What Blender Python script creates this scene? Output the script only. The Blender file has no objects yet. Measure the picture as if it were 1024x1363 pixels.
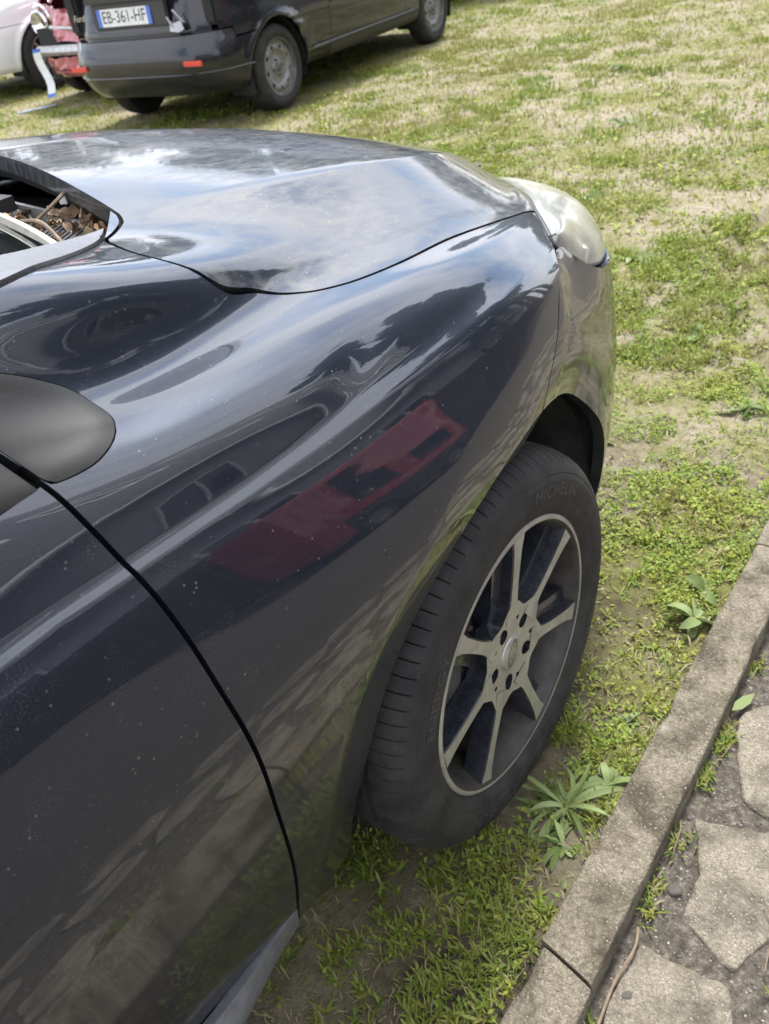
import bpy, bmesh, math, random
import numpy as np
from mathutils import Vector, Matrix, Euler
random.seed(7)
RNG = np.random.default_rng(11)
SC = bpy.context.scene
COL = SC.collection
PI = math.pi
R = math.radians

# ------------------------------------------------------------------ camera
CAM_LOC = Vector((-0.8035, -0.4757, 1.2770))
YAW, PITCH, ROLL = 0.70907, 0.62227, -0.16205
cf = Vector((math.cos(YAW) * math.cos(PITCH), math.sin(YAW) * math.cos(PITCH), -math.sin(PITCH)))
cr = Vector((math.sin(YAW), -math.cos(YAW), 0.0))
cu = cr.cross(cf)
rr = math.cos(ROLL) * cr + math.sin(ROLL) * cu
ru = -math.sin(ROLL) * cr + math.cos(ROLL) * cu
cam = bpy.data.cameras.new('Camera')
cam.sensor_fit = 'VERTICAL'
cam.sensor_height = 36.0
cam.sensor_width = 27.0
cam.lens = 1151.0 / 1363.0 * 36.0
cam.clip_start = 0.02
cam.clip_end = 500.0
cam.dof.use_dof = True
cam.dof.focus_distance = 0.95
cam.dof.aperture_fstop = 11.0
camo = bpy.data.objects.new('Camera', cam)
COL.objects.link(camo)
M = Matrix.Identity(4)
for i in range(3):
    M[i][0], M[i][1], M[i][2], M[i][3] = rr[i], ru[i], -cf[i], CAM_LOC[i]
camo.matrix_world = M
SC.camera = camo

# ------------------------------------------------------------------ sky and sun
SUN_EL, SUN_AZ = R(60), R(18)          # azimuth counter-clockwise from +X (towards the left of the car)
w = bpy.data.worlds.new('World')
SC.world = w
w.use_nodes = True
nt = w.node_tree
nt.nodes.clear()
def wn(t, **kw):
    n = nt.nodes.new(t)
    for k, v in kw.items():
        setattr(n, k, v)
    return n
out = wn('ShaderNodeOutputWorld')
bg = wn('ShaderNodeBackground')
bg.inputs['Strength'].default_value = 0.11
sky = wn('ShaderNodeTexSky', sky_type='NISHITA')
sky.sun_disc = False
sky.sun_elevation = SUN_EL
sky.sun_rotation = PI / 2 - SUN_AZ
sky.air_density = 1.0
sky.dust_density = 0.4
sky.ozone_density = 2.0
tc = wn('ShaderNodeTexCoord')
sep = wn('ShaderNodeSeparateXYZ')
nt.links.new(tc.outputs['Generated'], sep.inputs[0])
zc = wn('ShaderNodeMath', operation='MAXIMUM'); zc.inputs[1].default_value = 0.0
nt.links.new(sep.outputs['Z'], zc.inputs[0])
za = wn('ShaderNodeMath', operation='ADD'); za.inputs[1].default_value = 0.16
nt.links.new(zc.outputs[0], za.inputs[0])
dx = wn('ShaderNodeMath', operation='DIVIDE'); dy = wn('ShaderNodeMath', operation='DIVIDE')
nt.links.new(sep.outputs['X'], dx.inputs[0]); nt.links.new(za.outputs[0], dx.inputs[1])
nt.links.new(sep.outputs['Y'], dy.inputs[0]); nt.links.new(za.outputs[0], dy.inputs[1])
cmb = wn('ShaderNodeCombineXYZ')
nt.links.new(dx.outputs[0], cmb.inputs[0]); nt.links.new(dy.outputs[0], cmb.inputs[1])
cmb.inputs[2].default_value = 3.7
noi = wn('ShaderNodeTexNoise')
noi.inputs['Scale'].default_value = 0.85
noi.inputs['Detail'].default_value = 7.0
noi.inputs['Roughness'].default_value = 0.55
nt.links.new(cmb.outputs[0], noi.inputs['Vector'])
rmp = wn('ShaderNodeValToRGB')
rmp.color_ramp.elements[0].position = 0.37; rmp.color_ramp.elements[0].color = (0, 0, 0, 1)
rmp.color_ramp.elements[1].position = 0.52; rmp.color_ramp.elements[1].color = (1, 1, 1, 1)
nt.links.new(noi.outputs['Fac'], rmp.inputs['Fac'])
mx = wn('ShaderNodeMixRGB'); mx.blend_type = 'MIX'
nt.links.new(rmp.outputs['Color'], mx.inputs['Fac'])
nt.links.new(sky.outputs['Color'], mx.inputs['Color1'])
mx.inputs['Color2'].default_value = (8.6, 8.8, 9.6, 1)
nt.links.new(mx.outputs['Color'], bg.inputs['Color'])
nt.links.new(bg.outputs[0], out.inputs[0])

sun = bpy.data.lights.new('Sun', 'SUN')
sun.energy = 3.2
sun.angle = R(12.0)
sun.color = (1.0, 0.975, 0.93)
suno = bpy.data.objects.new('Sun', sun)
COL.objects.link(suno)
sd = Vector((math.cos(SUN_EL) * math.cos(SUN_AZ), math.cos(SUN_EL) * math.sin(SUN_AZ), math.sin(SUN_EL)))
suno.rotation_euler = sd.to_track_quat('Z', 'Y').to_euler()
suno.location = sd * 40

SC.view_settings.view_transform = 'Standard'
SC.view_settings.look = 'None'
SC.view_settings.exposure = 1.28
SC.view_settings.gamma = 1.0
SC.view_settings.use_curve_mapping = False
SC.render.engine = 'CYCLES'
SC.cycles.use_denoising = True
SC.cycles.max_bounces = 6
SC.cycles.diffuse_bounces = 2
SC.cycles.glossy_bounces = 3
SC.cycles.transparent_max_bounces = 8
SC.cycles.sample_clamp_indirect = 6.0

# ------------------------------------------------------------------ material helpers
def newmat(name):
    m = bpy.data.materials.new(name)
    m.use_nodes = True
    t = m.node_tree
    b = t.nodes['Principled BSDF']
    return m, t, b
def nd(t, typ, **kw):
    n = t.nodes.new(typ)
    for k, v in kw.items():
        if k.startswith('i_'):
            n.inputs[k[2:].replace('_', ' ')].default_value = v
        else:
            setattr(n, k, v)
    return n
def ramp(t, fac, stops):
    n = t.nodes.new('ShaderNodeValToRGB')
    e = n.color_ramp.elements
    while len(e) < len(stops):
        e.new(0.5)
    for k, (p, c) in enumerate(stops):
        e[k].position = p
        e[k].color = (c[0], c[1], c[2], 1) if hasattr(c, '__len__') else (c, c, c, 1)
    t.links.new(fac, n.inputs[0])
    return n.outputs[0]
def noise(t, scale, detail=4.0, rough=0.55, vec=None, dist=0.0):
    n = t.nodes.new('ShaderNodeTexNoise')
    n.inputs['Scale'].default_value = scale
    n.inputs['Detail'].default_value = detail
    n.inputs['Roughness'].default_value = rough
    n.inputs['Distortion'].default_value = dist
    if vec is None:
        vec = objco(t)
    t.links.new(vec, n.inputs['Vector'])
    return n.outputs['Fac']
def objco(t):
    for n in t.nodes:
        if n.bl_idname == 'ShaderNodeTexCoord':
            return n.outputs['Object']
    return t.nodes.new('ShaderNodeTexCoord').outputs['Object']
def vmap(t, scale=(1, 1, 1), rot=(0, 0, 0)):
    n = t.nodes.new('ShaderNodeMapping')
    n.inputs['Scale'].default_value = scale
    n.inputs['Rotation'].default_value = rot
    t.links.new(objco(t), n.inputs['Vector'])
    return n.outputs[0]
def mix(t, fac, a, b, mode='MIX'):
    n = t.nodes.new('ShaderNodeMixRGB')
    n.blend_type = mode
    for k, v in (('Fac', fac), ('Color1', a), ('Color2', b)):
        if isinstance(v, (int, float)):
            n.inputs[k].default_value = v if k == 'Fac' else (v, v, v, 1)
        elif isinstance(v, tuple):
            n.inputs[k].default_value = (v[0], v[1], v[2], 1)
        else:
            t.links.new(v, n.inputs[k])
    return n.outputs[0]
def math_(t, op, a, b=None):
    n = t.nodes.new('ShaderNodeMath')
    n.operation = op
    for k, v in enumerate((a, b)):
        if v is None:
            continue
        if isinstance(v, (int, float)):
            n.inputs[k].default_value = v
        else:
            t.links.new(v, n.inputs[k])
    return n.outputs[0]
def bumpn(t, b, h, strength=0.3, dist=0.01):
    n = t.nodes.new('ShaderNodeBump')
    n.inputs['Strength'].default_value = strength
    n.inputs['Distance'].default_value = dist
    t.links.new(h, n.inputs['Height'])
    t.links.new(n.outputs[0], b.inputs['Normal'])
    return n
def plain(name, col, rough=0.6, metal=0.0, var=0.25, vscale=40.0, bump=0.0, coat=0.0, spec=0.5):
    m, t, b = newmat(name)
    f = noise(t, vscale, 5.0)
    lo = tuple(c * (1 - var) for c in col); hi = tuple(min(1, c * (1 + var)) for c in col)
    t.links.new(ramp(t, f, [(0.3, lo), (0.7, hi)]), b.inputs['Base Color'])
    t.links.new(ramp(t, noise(t, vscale * 2.3), [(0.3, max(0.02, rough - .08)), (0.7, min(1, rough + .08))]), b.inputs['Roughness'])
    b.inputs['Metallic'].default_value = metal
    b.inputs['Coat Weight'].default_value = coat
    b.inputs['Coat Roughness'].default_value = 0.05
    b.inputs['Specular IOR Level'].default_value = spec
    if bump:
        bumpn(t, b, noise(t, vscale * 4, 3.0), bump, 0.003)
    return m

MAT = {}
def paint(name, col, dirt=0.5, metal=0.35, dustcol=(0.20, 0.19, 0.17), lowdirt=0.0, grime_reflection=False, ior=1.7):
    """clear-coated car paint with dust specks, faint scratches and road film"""
    m, t, b = newmat(name)
    oc = objco(t)
    # specks of dust / dried drops
    vo = t.nodes.new('ShaderNodeTexVoronoi'); vo.inputs['Scale'].default_value = 120.0
    t.links.new(oc, vo.inputs['Vector'])
    sp = ramp(t, vo.outputs['Distance'], [(0.0, 1.0), (0.12, 0.8), (0.18, 0.0)])
    pick = ramp(t, noise(t, 70.0, 3.0), [(0.52, 0.0), (0.62, 1.0)])
    sp = math_(t, 'MULTIPLY', sp, pick)
    vo2 = t.nodes.new('ShaderNodeTexVoronoi'); vo2.inputs['Scale'].default_value = 620.0
    t.links.new(oc, vo2.inputs['Vector'])
    sp2 = math_(t, 'MULTIPLY', ramp(t, vo2.outputs['Distance'], [(0.0, 1.0), (0.16, 0.8), (0.26, 0.0)]), ramp(t, noise(t, 30.0, 4.0, 0.6), [(0.48, 0.0), (0.66, 1.0)]))
    sp = math_(t, 'ADD', sp, sp2)
    # film: patchy
    film = ramp(t, noise(t, 7.0, 6.0, 0.62), [(0.35, 0.0), (0.75, 1.0)])
    fine = ramp(t, noise(t, 420.0, 3.0, 0.7), [(0.35, 0.0), (0.75, 1.0)])
    film = math_(t, 'MULTIPLY', film, math_(t, 'ADD', math_(t, 'MULTIPLY', fine, 0.7), 0.3))
    # scratches: strongly stretched noise
    scv = vmap(t, (9.0, 260.0, 120.0), (0.5, 0.9, 0.4))
    scr = ramp(t, noise(t, 1.0, 2.0, 0.5, scv), [(0.70, 0.0), (0.76, 1.0)])
    scr = math_(t, 'MULTIPLY', scr, ramp(t, noise(t, 6.0, 2.0), [(0.55, 0.0), (0.7, 1.0)]))
    mask = math_(t, 'ADD', math_(t, 'MULTIPLY', sp, 0.75 * dirt), math_(t, 'MULTIPLY', film, 0.22 * dirt))
    mask = math_(t, 'ADD', mask, math_(t, 'MULTIPLY', scr, 0.22 * dirt))
    if lowdirt:
        se = t.nodes.new('ShaderNodeSeparateXYZ')
        t.links.new(oc, se.inputs[0])
        zz = math_(t, 'ADD', se.outputs['Z'], math_(t, 'MULTIPLY', noise(t, 9.0, 5.0), 0.35))
        ld = ramp(t, zz, [(0.45, 1.0), (1.02, 0.0)])
        ld = math_(t, 'MULTIPLY', ld, math_(t, 'ADD', math_(t, 'MULTIPLY', fine, 0.6), 0.4))
        mask = math_(t, 'ADD', mask, math_(t, 'MULTIPLY', ld, lowdirt))
    if grime_reflection:
        # streaky dust and lichen film; its streaks also paint in mottled tree reflections
        gv = vmap(t, (30.0, 75.0, 30.0), (0, 0, 0.75))
        g = ramp(t, noise(t, 1.0, 5.0, 0.7, gv), [(0.42, 0.0), (0.62, 1.0)])
        mask = math_(t, 'ADD', mask, math_(t, 'MULTIPLY', math_(t, 'ADD', math_(t, 'MULTIPLY', g, 0.6), math_(t, 'MULTIPLY', film, 0.4)), 0.55))
    cl = t.nodes.new('ShaderNodeClamp'); t.links.new(mask, cl.inputs[0])
    mask = cl.outputs[0]
    flake = ramp(t, noise(t, 1500.0, 1.0), [(0.3, tuple(c * 0.75 for c in col)), (0.7, tuple(c * 1.35 for c in col))])
    cdust = mix(t, sp, dustcol, (0.24, 0.23, 0.21))
    t.links.new(mix(t, mask, flake, cdust), b.inputs['Base Color'])
    t.links.new(math_(t, 'MULTIPLY', math_(t, 'SUBTRACT', 1.0, mask), metal), b.inputs['Metallic'])
    t.links.new(math_(t, 'ADD', math_(t, 'MULTIPLY', mask, 0.5), 0.32), b.inputs['Roughness'])
    t.links.new(math_(t, 'SUBTRACT', 1.0, math_(t, 'MULTIPLY', mask, 0.85)), b.inputs['Coat Weight'])
    t.links.new(math_(t, 'ADD', math_(t, 'MULTIPLY', mask, 0.22), math_(t, 'ADD', math_(t, 'MULTIPLY', film, 0.05 * dirt), 0.012)), b.inputs['Coat Roughness'])
    b.inputs['Coat IOR'].default_value = ior
    b.inputs['Specular IOR Level'].default_value = 0.25
    bn = t.nodes.new('ShaderNodeBump')
    bn.inputs['Strength'].default_value = 0.02
    bn.inputs['Distance'].default_value = 0.002
    t.links.new(noise(t, 34.0, 2.0), bn.inputs['Height'])
    t.links.new(bn.outputs[0], b.inputs['Coat Normal'])
    return m

MAT['paint'] = paint('graphite_paint', (0.017, 0.022, 0.034), dirt=0.65, metal=0.6, lowdirt=0.38, dustcol=(0.062, 0.057, 0.050))
MAT['paint_hood'] = paint('graphite_paint_top', (0.026, 0.031, 0.043), dirt=0.75, metal=0.6, grime_reflection=True, ior=1.55, dustcol=(0.15, 0.145, 0.13))
MAT['paint_black'] = paint('black_paint', (0.008, 0.009, 0.013), dirt=0.10, lowdirt=0.0, metal=0.0, ior=1.42)
MAT['paint_white'] = paint('white_paint', (0.70, 0.72, 0.72), dirt=0.3, metal=0.0, lowdirt=0.2)
MAT['paint_red'] = paint('red_paint', (0.36, 0.035, 0.045), dirt=0.4, metal=0.1, lowdirt=0.15)
MAT['paint_wreck'] = paint('faded_red_paint', (0.40, 0.09, 0.11), dirt=0.7, metal=0.1, lowdirt=0.15)
MAT['black_plastic'] = plain('black_plastic', (0.028, 0.028, 0.029), 0.5, var=0.3, vscale=300, bump=0.08)
MAT['sail'] = plain('satin_dark_plastic', (0.012, 0.0118, 0.0115), 0.46, var=0.15, vscale=260, bump=0.05, spec=0.35)
MAT['sill'] = plain('grey_sill_plastic', (0.13, 0.135, 0.145), 0.38, var=0.2, vscale=60, bump=0.05)
MAT['trim_grey'] = plain('grey_trim', (0.13, 0.135, 0.15), 0.34, var=0.12, vscale=80)
MAT['void'] = plain('dark_interior', (0.012, 0.012, 0.012), 0.8, var=0.2)
MAT['liner'] = plain('liner_plastic', (0.05, 0.054, 0.05), 0.6, var=0.4, vscale=14, bump=0.2)
MAT['steel'] = plain('bare_steel', (0.42, 0.42, 0.41), 0.42, metal=0.8, var=0.25, vscale=30)
MAT['chrome'] = plain('bright_metal', (0.62, 0.62, 0.62), 0.14, metal=1.0, var=0.05)
MAT['red_lens'] = plain('red_lens', (0.55, 0.03, 0.02), 0.2, var=0.1, coat=1.0)
MAT['dark_steel'] = plain('dark_steel_wheel', (0.10, 0.10, 0.10), 0.55, metal=0.4, var=0.4, vscale=30)
MAT['rust'] = plain('rusty_disc', (0.10, 0.06, 0.045), 0.65, metal=0.3, var=0.5, vscale=35)
def tyre_mat():
    m, t, b = newmat('tyre_rubber')
    d = ramp(t, noise(t, 18.0, 6.0, 0.65), [(0.35, (0.014, 0.014, 0.0145)), (0.75, (0.042, 0.040, 0.038))])
    sp = ramp(t, noise(t, 380.0, 2.0), [(0.66, 0.0), (0.72, 0.5)])
    t.links.new(mix(t, sp, d, (0.12, 0.11, 0.095)), b.inputs['Base Color'])
    b.inputs['Roughness'].default_value = 0.72
    b.inputs['Specular IOR Level'].default_value = 0.35
    bumpn(t, b, noise(t, 260.0, 3.0), 0.15, 0.002)
    return m
MAT['tyre'] = tyre_mat()
def machined():
    m, t, b = newmat('machined_alloy')
    st = ramp(t, noise(t, 22.0, 6.0, 0.65), [(0.35, 0.0), (0.72, 1.0)])
    c = mix(t, st, (0.55, 0.55, 0.53), (0.33, 0.315, 0.29))
    brown = ramp(t, noise(t, 38.0, 5.0, 0.7), [(0.66, 0.0), (0.84, 0.7)])
    t.links.new(mix(t, brown, c, (0.15, 0.085, 0.05)), b.inputs['Base Color'])
    b.inputs['Metallic'].default_value = 0.75
    t.links.new(math_(t, 'ADD', math_(t, 'MULTIPLY', st, 0.25), 0.32), b.inputs['Roughness'])
    bumpn(t, b, noise(t, 160.0, 3.0), 0.08, 0.002)
    return m
MAT['machined'] = machined()
MAT['gunmetal'] = plain('gunmetal_alloy', (0.020, 0.023, 0.030), 0.28, metal=0.3, var=0.35, vscale=45, coat=0.7)
def lens_mat():
    m, t, b = newmat('clouded_polycarbonate')
    f = noise(t, 15.0, 6.0, 0.65)
    t.links.new(ramp(t, f, [(0.3, (0.70, 0.72, 0.64)), (0.7, (0.80, 0.82, 0.78))]), b.inputs['Base Color'])
    b.inputs['Roughness'].default_value = 0.15
    b.inputs['IOR'].default_value = 1.5
    t.links.new(ramp(t, noise(t, 9.0, 5.0, 0.6), [(0.30, 0.82), (0.72, 0.52)]), b.inputs['Transmission Weight'])
    b.inputs['Coat Weight'].default_value = 0.5
    b.inputs['Coat Roughness'].default_value = 0.12
    return m
MAT['lens'] = lens_mat()
def glass_mat():
    m, t, b = newmat('window_glass')
    b.inputs['Base Color'].default_value = (0.012, 0.015, 0.016, 1)
    b.inputs['Roughness'].default_value = 0.03
    b.inputs['IOR'].default_value = 1.52
    d = ramp(t, noise(t, 5.0, 6.0), [(0.4, 0.02), (0.75, 0.10)])
    t.links.new(d, b.inputs['Roughness'])
    b.inputs['Specular IOR Level'].default_value = 0.7
    return m
MAT['glass'] = glass_mat()
# ------------------------------------------------------------------ object helpers
def tag(o, label=None, cat=None, group=None, kind=None):
    if label: o['label'] = label
    if cat: o['category'] = cat
    if group: o['group'] = group
    if kind: o['kind'] = kind
    return o
def empty(name, loc=(0, 0, 0), rotz=0.0):
    o = bpy.data.objects.new(name, None)
    o.empty_display_size = 0.1
    o.location = loc
    o.rotation_euler = (0, 0, rotz)
    COL.objects.link(o)
    return o
def adopt(o, parent, keep_world=False):
    o.parent = parent
    if keep_world:                      # geometry was written in world coordinates
        mw = Matrix.Identity(4)
        p = parent
        chain = []
        while p is not None:
            chain.append(p)
            p = p.parent
        for p in reversed(chain):
            loc = Matrix.LocRotScale(p.location, p.rotation_euler, p.scale)
            mw = mw @ (p.matrix_parent_inverse if p.parent else Matrix.Identity(4)) @ loc
        o.matrix_parent_inverse = mw.inverted()
    return o
def mobj(name, verts, faces, mat=None, parent=None, smooth=True, world=False, mats=None, fmat=None, sharp=None):
    me = bpy.data.meshes.new(name)
    verts = np.asarray(verts, dtype=float).reshape(-1, 3)
    me.from_pydata(verts.tolist(), [], [list(map(int, f)) for f in faces])
    if mats:
        for m in mats:
            me.materials.append(MAT[m] if isinstance(m, str) else m)
    elif mat is not None:
        me.materials.append(MAT[mat] if isinstance(mat, str) else mat)
    if fmat is not None:
        me.polygons.foreach_set('material_index', np.asarray(fmat, dtype=np.int32))
    if smooth:
        me.polygons.foreach_set('use_smooth', np.ones(len(me.polygons), dtype=bool))
    me.update()
    if sharp is not None and smooth:
        me.set_sharp_from_angle(angle=R(sharp))
    o = bpy.data.objects.new(name, me)
    COL.objects.link(o)
    if parent is not None:
        adopt(o, parent, world)
    return o
class MB:
    """collects simple shapes into one mesh"""
    def __init__(s): s.v = []; s.f = []; s.m = []
    def add(s, v, f, mi=0):
        k = len(s.v)
        s.v += [tuple(map(float, p)) for p in v]
        s.f += [[i + k for i in q] for q in f]
        s.m += [mi] * len(f)
        return s
    def box(s, a, b, mi=0, bev=0.0):
        (x0, y0, z0), (x1, y1, z1) = a, b
        if bev <= 0:
            v = [(x0, y0, z0), (x1, y0, z0), (x1, y1, z0), (x0, y1, z0), (x0, y0, z1), (x1, y0, z1), (x1, y1, z1), (x0, y1, z1)]
            return s.add(v, [(0, 3, 2, 1), (4, 5, 6, 7), (0, 1, 5, 4), (1, 2, 6, 5), (2, 3, 7, 6), (3, 0, 4, 7)], mi)
        bm = bmesh.new()
        bmesh.ops.create_cube(bm, size=1.0)
        for q in bm.verts:
            q.co = Vector(((x0 + x1) / 2 + q.co.x * (x1 - x0), (y0 + y1) / 2 + q.co.y * (y1 - y0), (z0 + z1) / 2 + q.co.z * (z1 - z0)))
        bmesh.ops.bevel(bm, geom=list(bm.edges), offset=bev, segments=2, affect='EDGES')
        bm.verts.index_update()
        s.add([tuple(q.co) for q in bm.verts], [[q.index for q in f.verts] for f in bm.faces], mi)
        bm.free()
        return s
    def lathe(s, prof, n=48, axis='y', mi=0, a0=0.0, a1=2 * PI, c=(0, 0, 0)):
        """prof: (r, h) ; axis y: points (r cos, h, r sin)"""
        full = abs(a1 - a0 - 2 * PI) < 1e-6
        na = n if full else n + 1
        v = []
        for i in range(na):
            a = a0 + (a1 - a0) * i / n
            for r_, h in prof:
                if axis == 'y': v.append((c[0] + r_ * math.cos(a), c[1] + h, c[2] + r_ * math.sin(a)))
                elif axis == 'z': v.append((c[0] + r_ * math.cos(a), c[1] + r_ * math.sin(a), c[2] + h))
                else: v.append((c[0] + h, c[1] + r_ * math.cos(a), c[2] + r_ * math.sin(a)))
        m = len(prof)
        f = []
        for i in range(n):
            j = (i + 1) % na
            for k in range(m - 1):
                f.append((i * m + k, i * m + k + 1, j * m + k + 1, j * m + k))
        return s.add(v, f, mi)
    def tube(s, pts, r, n=8, mi=0, cap=True):
        pts = [Vector(p) for p in pts]
        rs = r if hasattr(r, '__len__') else [r] * len(pts)
        v = []; f = []
        up = Vector((0.13, 0.21, 1)).normalized()
        for i, p in enumerate(pts):
            d = (pts[min(i + 1, len(pts) - 1)] - pts[max(i - 1, 0)]).normalized()
            a = d.cross(up)
            if a.length < 1e-4: a = d.cross(Vector((1, 0, 0)))
            a.normalize(); b = d.cross(a)
            for k in range(n):
                t = 2 * PI * k / n
                v.append(p + (a * math.cos(t) + b * math.sin(t)) * rs[i])
        for i in range(len(pts) - 1):
            for k in range(n):
                f.append((i * n + k, i * n + (k + 1) % n, (i + 1) * n + (k + 1) % n, (i + 1) * n + k))
        if cap:
            f.append(tuple(range(n - 1, -1, -1)))
            f.append(tuple((len(pts) - 1) * n + k for k in range(n)))
        return s.add(v, f, mi)
    def prism(s, poly, fn0, fn1, mi=0, mside=None):
        """poly 2-D outline; fn maps 2-D to 3-D for bottom and top"""
        n = len(poly)
        v = [fn0(*p) for p in poly] + [fn1(*p) for p in poly]
        s.add(v, [tuple(range(n, 2 * n))], mi)
        k = len(s.v) - 2 * n
        for i in range(n):
            j = (i + 1) % n
            s.f.append([k + i, k + j, k + n + j, k + n + i]); s.m.append(mi if mside is None else mside)
        s.f.append([k + i for i in range(n - 1, -1, -1)]); s.m.append(mi if mside is None else mside)
        return s
    def build(s, name, mat, parent=None, smooth=True, world=False, mats=None, sharp=35):
        return mobj(name, s.v, s.f, mat, parent, smooth, world, mats, s.m if mats else None, sharp)

def crom(pts, n=8, closed=False):
    P = np.asarray(pts, float)
    out_ = []
    m = len(P)
    rng = range(m) if closed else range(m - 1)
    for i in rng:
        p0 = P[(i - 1) % m] if closed or i > 0 else 2 * P[0] - P[1]
        p1 = P[i]; p2 = P[(i + 1) % m]
        p3 = P[(i + 2) % m] if closed or i + 2 < m else 2 * P[-1] - P[-2]
        for k in range(n):
            t = k / n
            out_.append(0.5 * (2 * p1 + (p2 - p0) * t + (2 * p0 - 5 * p1 + 4 * p2 - p3) * t * t + (3 * p1 - p0 - 3 * p2 + p3) * t ** 3))
    if not closed:
        out_.append(P[-1])
    return np.array(out_)
def sd_poly(Q, poly):
    """signed distance to a closed polygon (positive inside)"""
    Q = np.asarray(Q, float); poly = np.asarray(poly, float)
    d = np.full(len(Q), 1e9); ins = np.zeros(len(Q), bool)
    n = len(poly)
    for i in range(n):
        a = poly[i]; b = poly[(i + 1) % n]
        e = b - a; L = e @ e
        if L < 1e-14: continue
        t = np.clip(((Q - a) @ e) / L, 0, 1)
        pr = a + t[:, None] * e
        d = np.minimum(d, np.linalg.norm(Q - pr, axis=1))
        c = ((a[1] > Q[:, 1]) != (b[1] > Q[:, 1]))
        with np.errstate(all='ignore'):
            xi = (b[0] - a[0]) * (Q[:, 1] - a[1]) / (b[1] - a[1]) + a[0]
        ins ^= c & (Q[:, 0] < xi)
    return np.where(ins, d, -d)
def sd_line(Q, line):
    """signed distance to an open polyline, positive on its left"""
    Q = np.asarray(Q, float); line = np.asarray(line, float)
    best = np.full(len(Q), 1e9); sg = np.ones(len(Q))
    for i in range(len(line) - 1):
        a = line[i]; b = line[i + 1]; e = b - a; L = e @ e
        t = ((Q - a) @ e) / L
        lo = -1e9 if i == 0 else 0.0
        hi = 1e9 if i == len(line) - 2 else 1.0
        t = np.clip(t, lo, hi)
        dv = Q - (a + t[:, None] * e)
        dd = np.linalg.norm(dv, axis=1)
        cr_ = e[0] * dv[:, 1] - e[1] * dv[:, 0]
        u = dd < best - 1e-9
        best = np.where(u, dd, best); sg = np.where(u, np.sign(cr_), sg)
    return best * np.where(sg == 0, 1, sg)
class PM:
    """polygon mesh that can be trimmed along the zero line of a field"""
    def __init__(s, V, F): s.V = np.asarray(V, float); s.F = [tuple(f) for f in F]
    @staticmethod
    def grid(G, wrap=False):
        n, m = G.shape[:2]
        idx = np.arange(n * m).reshape(n, m)
        if wrap:
            a = idx; b = np.roll(idx, -1, 0)
        else:
            a = idx[:-1]; b = idx[1:]
        q = np.stack([a[:, :-1], b[:, :-1], b[:, 1:], a[:, 1:]], -1).reshape(-1, 4)
        return PM(G.reshape(-1, 3), q.tolist())
    def clip(s, fn):
        d = fn(s.V)
        d = np.where(np.abs(d) < 2e-5, 2e-5, d)
        pos = d > 0
        newV = []; cut = {}; F2 = []
        V = s.V; base = len(V)
        for f in s.F:
            c = [pos[i] for i in f]
            if all(c): F2.append(f); continue
            if not any(c): continue
            o = []
            n = len(f)
            for k in range(n):
                i, j = f[k], f[(k + 1) % n]
                if pos[i]: o.append(i)
                if pos[i] != pos[j]:
                    key = (i, j) if i < j else (j, i)
                    if key not in cut:
                        t = d[i] / (d[i] - d[j])
                        cut[key] = base + len(newV)
                        newV.append(V[i] + t * (V[j] - V[i]))
                    o.append(cut[key])
            if len(o) >= 3: F2.append(tuple(o))
        if newV: V = np.concatenate([V, np.array(newV)])
        used = np.zeros(len(V), bool)
        for f in F2:
            for i in f: used[i] = True
        mp = np.cumsum(used) - 1
        return PM(V[used], [tuple(int(mp[i]) for i in f) for f in F2])
    def normals(s):
        T = np.array([(f[0], f[k], f[k + 1]) for f in s.F for k in range(1, len(f) - 1)])
        n = np.cross(s.V[T[:, 1]] - s.V[T[:, 0]], s.V[T[:, 2]] - s.V[T[:, 0]])
        N = np.zeros_like(s.V)
        for k in range(3): np.add.at(N, T[:, k], n)
        L = np.linalg.norm(N, axis=1, keepdims=True)
        return N / np.maximum(L, 1e-12)
    def boundary(s):
        ed = {}
        for f in s.F:
            n = len(f)
            for k in range(n):
                i, j = f[k], f[(k + 1) % n]
                if (j, i) in ed: del ed[(j, i)]
                else: ed[(i, j)] = 1
        return list(ed)
    def flip(s): s.F = [tuple(reversed(f)) for f in s.F]; return s
    def fold(s, depth=0.012, where=None, sgn=-1.0, roll=0.0012):
        """turns the edge inwards: a small rolled radius, then a flange"""
        N = s.normals() * sgn
        E_ = np.array([(f[k], f[(k + 1) % len(f)]) for f in s.F for k in range(len(f))])
        for _ in range(4):                                   # even out normals at slivers
            A = N.copy()
            np.add.at(A, E_[:, 0], N[E_[:, 1]]); np.add.at(A, E_[:, 1], N[E_[:, 0]])
            N = A / np.maximum(np.linalg.norm(A, axis=1, keepdims=True), 1e-9)
        B = s.boundary()
        V = [tuple(v) for v in s.V]; F = list(s.F)
        m1 = {}; m2 = {}
        for i, j in B:
            if where is not None and not (where(s.V[i]) and where(s.V[j])): continue
            for k in (i, j):
                if k not in m1:
                    m1[k] = len(V); V.append(tuple(s.V[k]))
                    m2[k] = len(V); V.append(tuple(s.V[k] + N[k] * depth))
            F.append((m1[j], m1[i], m2[i], m2[j]))
        return PM(np.array(V), F)
    def merged(s, tol=2e-4):
        bm = bmesh.new()
        vs = [bm.verts.new(v) for v in s.V]
        for f in s.F:
            try: bm.faces.new([vs[i] for i in f])
            except ValueError: pass
        bmesh.ops.remove_doubles(bm, verts=bm.verts, dist=tol)
        bm.verts.index_update()
        V = np.array([tuple(v.co) for v in bm.verts]); F = [tuple(v.index for v in f.verts) for f in bm.faces]
        bm.free()
        return PM(V, F)
    def obj(s, name, mat, parent=None, world=True, smooth=True, sharp=None):
        return mobj(name, s.V, s.F, mat, parent, smooth, world, sharp=sharp)
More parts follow.
